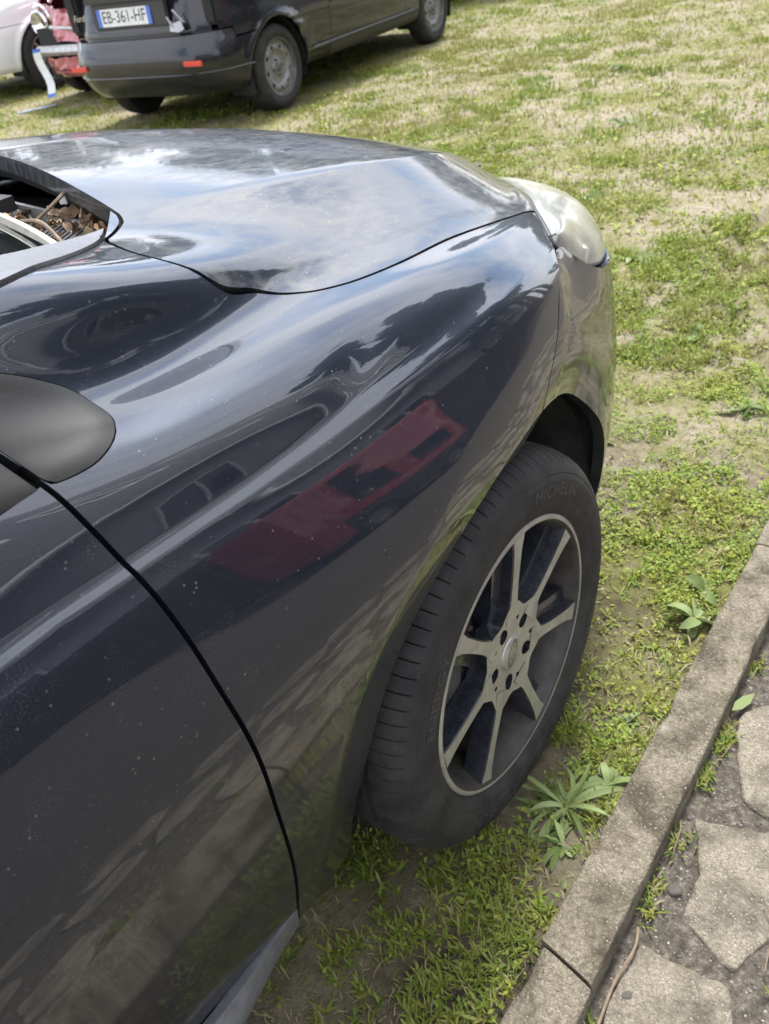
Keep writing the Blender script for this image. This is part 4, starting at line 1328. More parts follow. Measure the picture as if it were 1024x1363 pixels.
class RingCar:
    """lower body swept round a plan outline; local frame: x forward, y left, rear axle at x = 0, centre y = 0"""
    def __init__(s, name, label, loc, rotz, xr, xf, hw, ztop, paintm, arch, wr, wb, seed=0, z0=.24, cat='car', group=None, plan=None, inset=None):
        s.root = empty(name, loc, rotz)
        tag(s.root, label, cat, group)
        s.hw, s.xr, s.xf, s.z0, s.paint, s.arch, s.wr, s.wb, s.ztop = hw, xr, xf, z0, paintm, arch, wr, wb, ztop
        half = plan or [(xr, 0), (xr + .015, -.42), (xr + .075, -hw + .22), (xr + .20, -hw + .08), (xr + .42, -hw + .014), (.35 * xr + .3, -hw), (wb * .5, -hw - .004), (wb - .1, -hw), (xf - .52, -hw + .03), (xf - .26, -hw + .13), (xf - .10, -hw + .30), (xf - .015, -.26), (xf, 0)]
        H = crom(half, 14)
        ring = np.concatenate([H, (H * [1, -1])[::-1][1:-1]])
        s.H = H
        n = len(ring)
        tg = np.roll(ring, -1, 0) - np.roll(ring, 1, 0)
        nm = np.stack([-tg[:, 1], tg[:, 0]], -1); nm /= np.linalg.norm(nm, axis=1, keepdims=True)      # inward
        T_ = np.linspace(0, 1, 44)
        it, iv = inset or ([0, .05, .12, .22, .40, .55, .62, .66, .80, .93, 1.0], [.06, .03, .018, .008, .0, .0, .004, .010, .016, .03, .07])
        I = gsm(np.interp(T_, it, iv), 1.2, 0)
        G = np.zeros((n, len(T_), 3))
        zt = ztop(ring[:, 0])
        for k, t in enumerate(T_):
            q = ring + nm * I[k]
            G[:, k, 0] = q[:, 0]; G[:, k, 1] = q[:, 1]; G[:, k, 2] = z0 + t * (zt - z0)
        for wx in (0, wb):                                     # flared arch edge
            r_ = np.hypot(G[..., 0] - wx, G[..., 2] - wr)
            sd_ = abs(G[..., 1]) > hw - .2
            G[..., 1] += np.sign(G[..., 1]) * sd_ * .020 * np.exp(-((r_ - arch - .012) / .022) ** 2)
        s.G = G
        s.top = G[:len(H), -1]
        pm = PM.grid(G, True)
        N = pm.normals()
        if (N * (pm.V - np.array([(xr + xf) / 2, 0, .5]))).sum() < 0: pm = pm.flip()
        for wx in (0, wb):
            pm = pm.clip(lambda V, wx=wx: np.where(abs(V[:, 1]) > hw - .35, np.hypot(V[:, 0] - wx, V[:, 2] - wr) - arch, 1.0))
        s.pm = pm
    def part(s, name, conds, mat=None, fold=.015, parent=None, warp=None):
        pm = s.pm
        for c in conds: pm = pm.clip(c)
        if not pm.F: return None
        if warp is not None: pm = PM(warp(pm.V), pm.F)
        pm = pm.merged(4e-4)
        if fold: pm = pm.fold(fold)
        return pm.obj(name, mat or s.paint, parent or s.root, world=False)
    def deck(s, name, mat, x0, x1, crown=.05, warp=None):
        H = s.top; k = [i for i in range(len(H)) if x0 <= H[i][0] <= x1]
        m = 24
        G = np.zeros((len(k), m, 3))
        for a, i in enumerate(k):
            for j in range(m):
                q = -1 + 2 * j / (m - 1)
                G[a, j] = (H[i][0], -H[i][1] * q, H[i][2] + crown * (1 - q * q) - .002)
        if warp is not None: G = warp(G)
        pm = PM.grid(G)
        if pm.normals()[:, 2].mean() < 0: pm = pm.flip()
        return pm.obj(name, mat, s.root, world=False)
    def cabin(s, xb0, xb1, xr0, xr1, zroof, roofmat=None):
        """glasshouse: dark glass with body-coloured pillars and roof"""
        hw = s.hw
        def outl(x0, x1, w_):
            h = [(x0, 0), (x0 + .02, -w_ * .6), (x0 + .10, -w_ * .93), (x0 + .35, -w_), ((x0 + x1) / 2, -w_), (x1 - .35, -w_ * .98), (x1 - .10, -w_ * .88), (x1 - .02, -w_ * .5), (x1, 0)]
            H = crom(h, 6); return np.concatenate([H, (H * [1, -1])[::-1][1:-1]])
        a = outl(xb0, xb1, hw - .05); b = outl(xr0, xr1, hw - .22)
        za = s.ztop(a[:, 0]) - .01
        L = []
        for t in np.linspace(0, 1, 8):
            q = a + (b - a) * t
            z = za + (zroof - za) * t + .035 * math.sin(PI * t)
            L.append(np.stack([q[:, 0], q[:, 1], z], -1))
        G = np.stack(L, 1)
        gl = PM.grid(G, True)
        if (gl.normals() * (gl.V - gl.V.mean(0))).sum() < 0: gl = gl.flip()
        gl.obj('window_glass', 'glass', s.root, world=False)
        n = len(b); c = b.mean(0)
        V = [(p[0], p[1], zroof + .005) for p in b] + [(c[0] + (p[0] - c[0]) * .8, p[1] * .8, zroof + .04) for p in b] + [(c[0] + (p[0] - c[0]) * .4, p[1] * .4, zroof + .055) for p in b] + [(c[0], 0, zroof + .06)]
        F = [(r_ * n + i, r_ * n + (i + 1) % n, (r_ + 1) * n + (i + 1) % n, (r_ + 1) * n + i) for r_ in range(2) for i in range(n)] + [(2 * n + i, 2 * n + (i + 1) % n, 3 * n) for i in range(n)]
        mobj('roof', V, F, roofmat or s.paint, s.root)
        for i in (int(n * .09), int(n * .25), int(n * .40), n - int(n * .09), n - int(n * .25), n - int(n * .40)):
            MB().tube([tuple(G[i % n, k] * np.array([1, 1.012, 1])) for k in range(8)], .028, 6).build('pillar', roofmat or s.paint, s.root)
    def wheels(s, width, rim, kind, inner=.03, skip=()):
        for k, (x, y) in enumerate(((0, -1), (0, 1), (s.wb, -1), (s.wb, 1))):
            if k in skip: continue
            simple_wheel(s.root, x, y * (s.hw - inner), s.wr, rim, width, kind, y, rot=k * .7 + .2)
    def under(s):
        b_ = MB().box((s.xr + .25, -s.hw + .22, s.z0 + .02), (s.xf - .3, s.hw - .22, s.z0 + .06)).box((s.xr + .2, -s.hw + .2, .3), (s.xf - .25, s.hw - .2, .62))
        b_.build('underbody', 'void', s.root, False)
        for wx in (0, s.wb):
            for y in (-1, 1):
                l = MB().lathe([(s.arch + .005, y * (s.hw - .03)), (s.arch + .012, y * (s.hw - .1)), (s.arch, y * (s.hw - .26)), (.05, y * (s.hw - .27))], 28, 'y', 0, R(-20), R(200), (wx, 0, s.wr))
                l.build('arch_liner', 'void', s.root)
XL = lambda a: (lambda V: V[:, 0] - a)
XU = lambda a: (lambda V: a - V[:, 0])
ZL_ = lambda a: (lambda V: V[:, 2] - a)
ZU = lambda a: (lambda V: a - V[:, 2])
YR = lambda V: -V[:, 1]
YL = lambda V: V[:, 1]
def plate(parent, txt, c, ydir, n, w_=.52, h=.11, name='number_plate', bent=0.0):
    """white plate with blue end bands and raised black characters; c centre, ydir right-hand reading direction, n outward"""
    c, ydir, n = Vector(c), Vector(ydir).normalized(), Vector(n).normalized()
    up = n.cross(ydir).normalized()
    def P(a, b, d):
        t = a / (w_ / 2)
        return tuple(c + ydir * a + up * (b + bent * math.sin(t * 3)) + n * (d + bent * 1.2 * t * t))
    m = MB(); N_ = 14
    pts = [(-w_ / 2 + w_ * i / N_) for i in range(N_ + 1)]
    v = []
    for a in pts: v += [P(a, -h / 2, 0), P(a, h / 2, 0), P(a, h / 2, .003), P(a, -h / 2, .003)]
    f = []; mi = []
    for i in range(N_):
        for k in range(4): f.append((i * 4 + k, i * 4 + (k + 1) % 4, (i + 1) * 4 + (k + 1) % 4, (i + 1) * 4 + k))
    f += [(0, 1, 2, 3), tuple(N_ * 4 + k for k in (3, 2, 1, 0))]
    fm = []
    for i in range(N_):
        for k in range(4): fm.append(1 if (i < 1 or i >= N_ - 1) else 0)
    fm += [1, 1]
    o = mobj(name, v, f, None, parent, False, False, [MAT['plate_white'], MAT['plate_blue']], fm)
    if txt:
        tv, tf = text_mesh(txt, .105)
        sx = (w_ * .80) / (tv[:, 0].max() - tv[:, 0].min()); sy = .075 / (tv[:, 1].max() - tv[:, 1].min())
        mobj('plate_characters', [P(q[0] * sx, q[1] * sy, .0042) for q in tv], tf, 'plate_black', o, False)
    return o
MAT['plate_white'] = plain('plate_white', (.62, .63, .62), .45, var=.12)
MAT['plate_blue'] = plain('plate_blue', (.05, .14, .50), .45, var=.1)
MAT['plate_black'] = plain('plate_black', (.012, .012, .013), .5, var=.1)

# ---- black hatchback seen from its right rear corner
HB_PSI = 0.0924
hb_r = Vector((4.478, 4.351, 0)); hb_l = Vector((-math.sin(HB_PSI), math.cos(HB_PSI), 0))
hb = RingCar('hatchback', 'black hatchback with number plate EB-361-HF and a missing tail light', hb_r + hb_l * .775, HB_PSI, -.66, 3.24, .80,
             lambda x: np.interp(x, [-.7, -.3, 1.0, 2.0, 2.4, 3.0, 3.3], [.98, .98, .94, .90, .88, .80, .70]), 'paint_black', .335, .29, 2.486)
F_ = hb.part
bz_ = lambda V: .625 - V[:, 2]
F_('rear_bumper', [XU(-.235), lambda V: np.where(V[:, 0] < -.40, .622 - V[:, 2], .565 - V[:, 2] + 0 * V[:, 0])], warp=lambda V: V + np.stack([-.055 * np.sin(np.clip((.635 - V[:, 2]) / .40, 0, 1) * PI) ** .8 * smooth01((-.22 - V[:, 0]) / .25), .02 * np.sign(V[:, 1]) * np.sin(np.clip((.6 - V[:, 2]) / .36, 0, 1) * PI) * smooth01((-.25 - V[:, 0]) / .15), 0 * V[:, 0]], -1))
F_('tailgate', [XU(-.50), ZL_(.630), lambda V: .63 - abs(V[:, 1])], warp=lambda V: V + np.stack([.050 + 0 * V[:, 0] + .05 * smooth01((V[:, 2] - .64) / .3), 0 * V[:, 0], 0 * V[:, 0]], -1))
for sy_, nm_ in ((YR, 'r'), (YL, 'l')):
    F_('quarter_panel', [sy_, XL(-.50), XU(.70), ZL_(.575), lambda V: np.where(V[:, 0] < -.40, V[:, 2] - .632, 1.0)])
    F_('quarter_corner', [sy_, XL(.20), XU(.70), ZU(.5715)])
    F_('arch_strip', [sy_, XL(-.231), XU(.10), ZU(.5715)])
    F_('door', [sy_, XL(.705), XU(1.905), ZL_(.335)])
    F_('front_wing', [sy_, XL(1.91), lambda V: np.maximum(2.62 - V[:, 0], V[:, 2] - .62), ZL_(.335)])
    F_('sill', [sy_, XL(.25), XU(2.2), ZU(.330)], 'black_plastic')
F_('front_bumper', [XL(2.625), ZU(.615)])
hb.deck('bonnet', 'paint_black', 1.9, 3.4, .06)
hb.cabin(-.55, 2.25, -.15, 1.35, 1.40)
hb.wheels(.17, .195, 'steel')
hb.under()
# crease line along the lower bumper, sill strip, rubbing strip on the door
lowz = [(p[0] * 1.0, p[1], .385) for p in hb.G[:, 11] if p[0] < -.30]
lowz = sorted(lowz, key=lambda p: p[1])
lowz = [(p[0] - .050 * float(smooth01((-.22 - p[0]) / .25)), p[1] * 1.024, .385) for p in lowz]
MB().tube(lowz, .007, 6).build('bumper_crease', 'paint_black', hb.root)
for s_ in (-1, 1):
    MB().box((.42, s_ * .803 - .006, .338), (2.05, s_ * .803 + .006, .352), bev=.003).build('sill_strip', 'trim_grey', hb.root)
    MB().box((.735, s_ * .806 - .008, .600), (1.88, s_ * .806 + .008, .640), bev=.004).build('rubbing_strip', 'paint_black', hb.root)
    rl_ = MB().box((-.672, s_ * .56 - .085, .440), (-.655, s_ * .56 + .085, .475), bev=.006)
    o = rl_.build('reflector', 'red_lens', hb.root); o.location = (-.030, 0, 0); o.rotation_euler = (0, 0, 0)
# ledge on top of the bumper, plate panel and plate
lg = [(p[0] - .006, p[1], .626) for p in hb.G[:, 24] if p[0] < -.42]; lg = sorted(lg, key=lambda p: p[1])
v = []
for p in lg: v += [p, (p[0] + .10, p[1] * .93, .640)]
mobj('bumper_top', v, [(2 * i, 2 * i + 1, 2 * i + 3, 2 * i + 2) for i in range(len(lg) - 1)], 'paint_black', hb.root)
MB().box((-.615, -.36, .685), (-.585, .36, .86), bev=.012).build('plate_recess', 'black_plastic', hb.root)
MB().box((-.650, -.38, .855), (-.585, .38, .90), bev=.014).build('plate_handle', 'paint_black', hb.root)
plate(hb.root, 'EB-361-HF', (-.618, .04, .765), (0, -1, 0), (-1, 0, .05))
tv, tf = text_mesh('Ford', .06, .3)
mobj('lettering', [(-.612, .50 - q[0], .775 + q[1]) for q in tv], tf, 'chrome', hb.root, False)
# solid near-black boxes painted as the shade inside open tail-light housings
for s_ in (-1, 1):
    pk = MB().box((-.53, s_ * .655 - .055, .66), (-.36, s_ * .655 + .055, .98), bev=.02)
    pk.build('dark_lamp_box', 'void', hb.root)
MB().tube([(-.625, -.36, .74), (-.64, -.40, .69), (-.63, -.46, .67), (-.62, -.50, .70), (-.63, -.43, .78)], .007, 6).build('loose_wire', plain('grey_cable', (.30, .30, .30), .5, var=.1), hb.root)
rg = MB()
rg.add([(-.645, -.38, .655), (-.66, -.47, .648), (-.655, -.52, .665), (-.64, -.49, .715), (-.63, -.41, .700)], [(0, 1, 2, 3, 4)])
rg.add([(-.645, -.38, .655), (-.63, -.41, .700), (-.615, -.37, .72)], [(0, 1, 2)])
rg.build('torn_edge', plain('bare_bright_plastic', (.34, .34, .35), .35, var=.2), hb.root, False)
MB().lathe([(.05, 0), (.05, .10), (.042, .10), (.042, 0)], 20, 'x', 0, c=(-.60, -.44, .285)).build('exhaust', 'steel', hb.root)

# ---- white car facing the other way
wc = RingCar('white_car', 'white car standing beyond the red wreck with its silver alloy front wheel showing', Vector((7.75, 9.25, 0)), PI + .09, -.75, 3.42, .87,
             lambda x: np.interp(x, [-.8, -.3, 1.6, 2.2, 2.9, 3.5], [1.0, 1.0, .95, .92, .86, .70]), 'paint_white', .345, .31, 2.60)
for sy_ in (YR, YL):
    wc.part('quarter_panel', [sy_, XU(.95), XL(-.5)])
    wc.part('door', [sy_, XL(.955), XU(2.02), ZL_(.34)])
    wc.part('front_wing', [sy_, XL(2.025), lambda V: np.maximum(2.78 - V[:, 0], V[:, 2] - .64), XU(3.5)])
    wc.part('sill', [sy_, XL(.955), XU(2.02), ZU(.335)], 'paint_white')
wc.part('rear_panel', [XU(-.505)])
wc.part('front_bumper', [XL(2.785), ZU(.635)])
wc.deck('bonnet', 'paint_white', 1.95, 3.5, .07)
wc.cabin(-.6, 2.35, -.2, 1.3, 1.42)
wc.wheels(.19, .205, 'alloy')
wc.under()
for s_ in (-1, 1):
    MB().box((3.06, s_ * .66 - .09, .37), (3.20, s_ * .66 + .09, .46), bev=.03).build('fog_lamp_recess', 'black_plastic', wc.root)
    MB().box((2.95, s_ * .60 - .14, .66), (3.25, s_ * .60 + .14, .76), bev=.04).build('headlight', 'lens', wc.root)
MB().box((3.30, -.5, .40), (3.395, .5, .54), bev=.02).build('grille', 'black_plastic', wc.root)

# ---- crushed red car between them
rc = RingCar('wrecked_car', 'red wreck with a crushed front and dangling number plate', Vector((7.66, 7.06, 0)), PI + .07, -.70, 3.20, .80,
             lambda x: np.interp(x, [-.8, -.3, 1.6, 2.2, 2.7, 3.3], [1.0, 1.0, .95, .92, .88, .74]), 'paint_wreck', .335, .29, 2.45)
def crumple(V):
    V = V.copy(); t = smooth01((V[:, 0] - 2.55) / .5)
    n1 = fbm(V[:, 1] * 1.0 + 3, V[:, 2] * 1.0, 7.0, 31) - .5; n2 = fbm(V[:, 1] + 9, V[:, 2], 6.0, 55) - .5
    V[:, 0] -= t * (.10 + .16 * n1); V[:, 2] += t * .07 * n2; V[:, 1] += t * .05 * (fbm(V[:, 0] * 2, V[:, 2], 4., 77) - .5)
    return V
for sy_ in (YR, YL):
    rc.part('quarter_panel', [sy_, XU(.90), XL(-.45)])
    rc.part('door', [sy_, XL(.905), XU(1.95), ZL_(.34)])
    rc.part('front_wing', [sy_, XL(1.955), XU(2.80)], warp=crumple)
rc.part('rear_panel', [XU(-.455)])
rc.part('front_bumper', [XL(2.72), ZU(.40), ZL_(.31)], warp=crumple)
rc.part('front_panel', [XL(2.70), ZU(.80), ZL_(.50)], warp=lambda V: crumple(V) - np.array([.10, 0, 0]))
rc.part('bumper_skirt', [XL(2.72), ZU(.295)], warp=crumple)
def fold_b(G):
    t = smooth01((G[..., 0] - 2.25) / .55)
    n1 = fbm(G[..., 0] * 2.2, G[..., 1] * 2.2, 2.2, 91) - .5; n2 = fbm(G[..., 0] * 2, G[..., 1] * 2, 5.0, 13) - .5
    H = G.copy(); H[..., 2] += t * (.34 * n1 + .24 * n2 + .10); H[..., 0] -= t * (.08 + .14 * n2); H[..., 1] += t * .10 * n1
    return H
rc.deck('crumpled_bonnet', 'paint_wreck', 1.85, 3.2, .06, fold_b)
rc.cabin(-.5, 2.2, -.1, 1.25, 1.38)
rc.wheels(.17, .195, 'steel', skip=())
rc.under()
MB().tube(crom([(2.90, -.70, .43), (3.02, -.40, .445), (3.06, 0, .45), (3.0, .40, .44), (2.86, .72, .42)], 5), .045, 8).build('bumper_beam', 'steel', rc.root)
for s_ in (-1, 1):
    e = MB().lathe([(.11, .0), (.095, .015), (.06, -.03), (.03, -.05)], 24, 'x', 0, c=(2.93, s_ * .55, .66)).lathe([(.12, .01), (.10, .02)], 24, 'x', 0, c=(2.88, s_ * .55, .70))
    e.build('broken_headlight', 'chrome', rc.root)
    MB().box((2.62, s_ * .55 - .14, .56), (2.80, s_ * .55 + .14, .66), bev=.02).build('headlight_mount', 'black_plastic', rc.root)
MB().box((2.55, -.48, .42), (2.68, .48, .80), bev=.02).build('radiator', 'void', rc.root)
MB().tube([(2.92, .62, .60), (3.0, .3, .62), (2.97, 0, .60), (2.99, -.35, .63)], .018, 6).build('bent_crossmember', 'steel', rc.root)
hp = plate(rc.root, '', (3.14, -.42, .29), (.10, .12, -1), (1, .25, .05), .40, .085, 'dangling_number_plate', .022)
tag(mobj('plastic_strip', *(lambda m: (m.v, m.f))(MB().box((-.19, -.028, 0), (.19, .028, .014), bev=.005)), plain('pale_blue_plastic', (.35, .40, .45), .4, var=.2)), 'pale blue plastic strip lying on the grass in front of the red wreck', 'debris')
bpy.context.scene.objects[-1].location = (4.36, 7.36, float(gz(4.36, 7.36)) + .012); bpy.context.scene.objects[-1].rotation_euler = (.03, -.05, R(-48))
# ------------------------------------------------------------------ surroundings mirrored in the paint
house = empty('house', (9, -13.0, 0))
tag(house, 'pale rendered house with a dark slate roof and white roof windows across the path', 'house')
MAT['render_wall'] = plain('pale_render', (.42, .43, .43), .9, var=.1, vscale=6)
MAT['slate'] = plain('dark_slate', (.030, .030, .034), .6, var=.4, vscale=8)
MAT['white_frame'] = plain('white_frame', (.75, .75, .73), .5, var=.05)
MAT['timber'] = plain('dark_timber', (.045, .036, .030), .8, var=.4, vscale=12)
HX0, HX1, HY0, HY1, HE, HRG = -4.0, 26.0, -7.6, -15.2, 3.2, 9.4
hwl = MB().box((HX0, HY1, 0), (HX1, HY0, HE)); hwl.build('wall', 'render_wall', house, False, True)
ym = (HY0 + HY1) / 2
rf = MB()
def roofpt(x, t, off=0.0):                  # t 0 at the eave, 1 at the ridge, path side
    y0 = HY0 + .5
    return (x, y0 + (ym - y0) * t, HE - .2 + (HRG - HE + .2) * t + off)
v = [roofpt(HX0 - .4, 0), roofpt(HX1 + .4, 0), roofpt(HX1 + .4, 1), roofpt(HX0 - .4, 1), (HX0 - .4, HY1 - .5, HE - .2), (HX1 + .4, HY1 - .5, HE - .2)]
rf.add(v, [(0, 1, 2, 3), (3, 2, 5, 4), (0, 3, 4), (1, 5, 2)])
rfo = rf.build('roof', 'slate', house, False, True)
for x in np.arange(HX0 + 1.2, HX1, 2.6):     # roof windows
    m = MB(); w2, h0, h1 = .6, .28, .62
    P = lambda a, t, o: roofpt(x + a, t, o)
    fr = .09; th = .022
    for (a0, a1, t0, t1) in ((-w2, w2, h0, h0 + th), (-w2, w2, h1 - th, h1), (-w2, -w2 + fr, h0 + th, h1 - th), (w2 - fr, w2, h0 + th, h1 - th), (-fr / 2, fr / 2, h0 + th, h1 - th)):
        v = [P(a0, t0, .02), P(a1, t0, .02), P(a1, t1, .02), P(a0, t1, .02), P(a0, t0, .12), P(a1, t0, .12), P(a1, t1, .12), P(a0, t1, .12)]
        m.add(v, [(4, 5, 6, 7), (0, 1, 5, 4), (1, 2, 6, 5), (2, 3, 7, 6), (3, 0, 4, 7)])
    fo = m.build('roof_window', 'white_frame', rfo, False, True)
for x in np.arange(HX0 + 1.0, HX1 - 1, 3.4):
    m = MB()
    m.box((x, HY0 + .01, 1.0), (x + 1.3, HY0 + .05, 2.3)); wnd = m.build('window', 'glass', house, False, True)
    m = MB()
    for a, b in (((x - .06, HY0 + .02, .94), (x + 1.36, HY0 + .08, 1.0)), ((x - .06, HY0 + .02, 2.3), (x + 1.36, HY0 + .08, 2.36)), ((x - .06, HY0 + .02, 1.0), (x, HY0 + .08, 2.3)), ((x + 1.3, HY0 + .02, 1.0), (x + 1.36, HY0 + .08, 2.3)), ((x + .62, HY0 + .02, 1.0), (x + .68, HY0 + .08, 2.3))): m.box(a, b)
    m.build('frame', 'white_frame', wnd, False, True)
MB().tube([(HX0 - .3, HY0 + .55, HE - .22), (HX1 + .3, HY0 + .55, HE - .22)], .07, 8).build('gutter', 'white_frame', house, True, True)
# close-boarded fence in front of the house: each board a part
fence = empty('fence', (9, -6.3, 0))
tag(fence, 'dark close-boarded timber fence in front of the pale house', 'fence')
bm_ = None
k = 0
for x in np.arange(-4.0, 24.0, .16):
    if bm_ is None:
        o = MB().box((0, -.011, .05), (.15, .011, 1.55), bev=.004).build('board', 'timber', fence, False, True); bm_ = o.data
    else:
        o = bpy.data.objects.new('board', bm_); COL.objects.link(o); adopt(o, fence, True)
    o.location = (x, -6.3 + (.012 if k % 2 else -.004), random.uniform(-.02, .02)); k += 1
for z in (.4, 1.2): MB().box((-4, -6.38, z), (24, -6.33, z + .08)).build('rail', 'timber', fence, False, True)

# red car mirrored in the wing
rv = RingCar('red_trailer', 'low red box trailer with two side windows parked by the timber fence', Vector((3.25, -5.4, 0)), .02, -.55, 2.25, .80,
             lambda x: 1.42 + 0 * x, 'paint_red', .30, .28, 1.45, cat='trailer')
for sy_ in (YR, YL):
    rv.part('side_panel', [sy_, XU(1.95), XL(-.30), ZL_(.70)])
    rv.part('cladding', [sy_, XU(1.95), XL(-.30), ZU(.695)], 'black_plastic')
for s_ in (-1, 1):
    for (a, b) in ((-.02, .62), (1.0, 1.62)):
        MB().box((a, s_ * .79 - .020, .90), (b, s_ * .79 + .020, 1.18), bev=.006).build('side_window', 'glass', rv.root)
rv.part('rear_panel', [XU(-.305)]); rv.part('front_panel', [XL(1.955)])
rv.deck('roof', 'paint_red', -.8, 3.4, .06); rv.wheels(.17, .19, 'steel'); rv.under()

# ------------------------------------------------------------------ foliage
def leaf_mat(name, c0, c1, trans=0.25, rough=.6):
    m, t, b = newmat(name)
    g = t.nodes.new('ShaderNodeNewGeometry')
    r_ = t.nodes.new('ShaderNodeAttribute'); r_.attribute_name = 'tint'
    t.links.new(ramp(t, r_.outputs['Fac'], [(0.0, c0), (1.0, c1)]), b.inputs['Base Color'])
    b.inputs['Roughness'].default_value = rough
    b.inputs['Specular IOR Level'].default_value = 0.3
    b.inputs['Subsurface Weight'].default_value = 0.0
    tr = t.nodes.new('ShaderNodeBsdfTranslucent')
    mxs = t.nodes.new('ShaderNodeMixShader'); mxs.inputs[0].default_value = trans
    o = t.nodes['Material Output']
    t.links.new(b.inputs['Base Color'].links[0].from_socket, tr.inputs[0])
    t.links.new(b.outputs[0], mxs.inputs[1]); t.links.new(tr.outputs[0], mxs.inputs[2]); t.links.new(mxs.outputs[0], o.inputs[0])
    return m
def quads_obj(name, V, nper, faces_per, tint, mat, parent=None, world=True):
    """V (n, nper, 3); faces_per: list of index tuples inside one piece; tint (n,)"""
    n = len(V)
    me = bpy.data.meshes.new(name)
    me.vertices.add(n * nper)
    me.vertices.foreach_set('co', V.reshape(-1).astype(np.float32))
    loops = []; starts = []; tot = []
    base = np.arange(n) * nper
    st_ = 0; allf = []; sizes = []
    for f in faces_per:
        allf.append(base[:, None] + np.array(f)[None, :]); sizes.append(len(f))
    if len(set(sizes)) == 1:
        L = np.stack(allf, 1).reshape(-1); npoly = n * len(faces_per); s_ = sizes[0]
        ls = np.arange(npoly) * s_; lt = np.full(npoly, s_)
    else:
        L = np.concatenate(allf, 1).reshape(-1)
        one = np.concatenate([[0], np.cumsum(sizes)[:-1]]); npoly = n * len(sizes)
        ls = (np.arange(n)[:, None] * sum(sizes) + one[None]).reshape(-1); lt = np.tile(sizes, n)
    me.loops.add(len(L)); me.loops.foreach_set('vertex_index', L.astype(np.int32))
    me.polygons.add(npoly); me.polygons.foreach_set('loop_start', ls.astype(np.int32)); me.polygons.foreach_set('loop_total', lt.astype(np.int32))
    a = me.attributes.new('tint', 'FLOAT', 'POINT'); a.data.foreach_set('value', np.repeat(tint, nper).astype(np.float32))
    me.materials.append(mat)
    me.polygons.foreach_set('use_smooth', np.ones(npoly, bool))
    me.update(); me.validate()
    o = bpy.data.objects.new(name, me); COL.objects.link(o)
    if parent is not None: adopt(o, parent, world)
    return o
MAT['leaf_dark'] = leaf_mat('dark_leaf', (.014, .026, .010), (.055, .085, .026))
MAT['leaf_mid'] = leaf_mat('mid_leaf', (.025, .045, .012), (.09, .125, .035))
MAT['bark'] = plain('bark', (.075, .058, .044), .9, var=.4, vscale=14, bump=.3)
def leaf_cloud(n, blobs, size, rng):
    """blobs: (cx,cy,cz,rx,ry,rz)"""
    B = np.array(blobs); w_ = B[:, 3] * B[:, 4] * B[:, 5]; k = rng.choice(len(B), n, p=w_ / w_.sum())
    d = rng.normal(size=(n, 3)); d /= np.linalg.norm(d, axis=1, keepdims=True)
    r_ = rng.random(n) ** .42
    c = B[k, :3] + d * r_[:, None] * B[k, 3:]
    a = rng.normal(size=(n, 3)); a /= np.linalg.norm(a, axis=1, keepdims=True)
    b = np.cross(a, rng.normal(size=(n, 3))); b /= np.linalg.norm(b, axis=1, keepdims=True)
    s = size * (.6 + .8 * rng.random(n))[:, None]
    V = np.stack([c - a * s, c + b * s * .45, c + a * s, c - b * s * .45], 1)
    return V, np.clip(.5 + .25 * rng.normal(size=n), 0, 1)
def tree(loc, h, cr_, label, mat='leaf_dark', n=5000, group='trees beyond the parked cars', seed=0, name='tree'):
    rng = np.random.default_rng(100 + seed)
    root = empty(name, loc); tag(root, label, 'tree', group)
    x, y, z = loc
    m = MB(); top = (x + rng.normal() * .2, y + rng.normal() * .2, z + h * .8)
    m.tube([(x, y, z - .1), (x + .05, y, z + h * .3), top], [h * .03, h * .022, h * .006], 8)
    for q in range(6):
        a = rng.random() * 6.3; t = .3 + .45 * rng.random()
        m.tube([(x, y, z + h * t), (x + math.cos(a) * cr_ * .6, y + math.sin(a) * cr_ * .6, z + h * (t + .15))], [h * .012, h * .003], 6)
    m.build('trunk', 'bark', root, True, True)
    bl = []
    for q in range(16):
        a = rng.random() * 6.3; rad = cr_ * rng.random() ** .5 * .75; zz = z + h * (.32 + .6 * rng.random())
        s = cr_ * (.28 + .25 * rng.random())
        bl.append((x + math.cos(a) * rad, y + math.sin(a) * rad, zz, s, s, s * .75))
    V, t = leaf_cloud(n, bl, .16 * max(1, h / 7), rng)
    quads_obj('crown', V, 4, [(0, 1, 2, 3)], t, MAT[mat], root)
    return root
TL = [((17.5, 10.5), 5, 2.6), ((16, 13), 5.5, 2.6), ((20, 15), 6, 2.8), ((14, 17.5), 5.5, 2.6), ((11, 20.5), 6, 2.8), ((7, 22.5), 6, 2.8), ((22, 10.5), 6, 2.8), ((24, 6), 6, 2.8), ((19, 6.5), 5, 2.4), ((2, 24), 6, 3), ((15, 9.0), 5.5, 2.2), ((18, 12.5), 7, 2.8), ((16, 16.5), 6.5, 2.6), ((21, 7.5), 7.5, 3.0), ((24, 14), 8.5, 3.4), ((13, 19.5), 7, 2.8), ((9.5, 22), 7.5, 3.0), ((5, 24), 7, 3.0), ((27, 4.5), 7, 3.0), ((30, 9.5), 9, 3.6), ((20, 21), 9, 3.6), ((33, -1.0), 7, 2.8)]
for i, ((x, y), h, c) in enumerate(TL):
    tree((x * 1.7, y * 1.6, 0), h * 1.0, c * .95, 'broad leafy tree in the row closing the far side of the grass', ['leaf_dark', 'leaf_mid'][i % 2], 4500, 'trees along the far side of the grass', i)
for i, (x, y, h, c) in enumerate([(13.0, -3.6, 9.5, 2.2), (15.6, -5.0, 10.5, 2.4), (11.6, -5.6, 9.0, 2.1), (18.6, -3.4, 11, 2.5), (21.5, -4.8, 11, 2.5)]):  # unseen trees, added to darken what the wing reflects
    tree((x, y, 0), h, c, 'tall dark conifer added to darken reflections in the wing', 'leaf_dark', 7000, 'dark conifers added out of view', 40 + i, 'unseen_conifer')
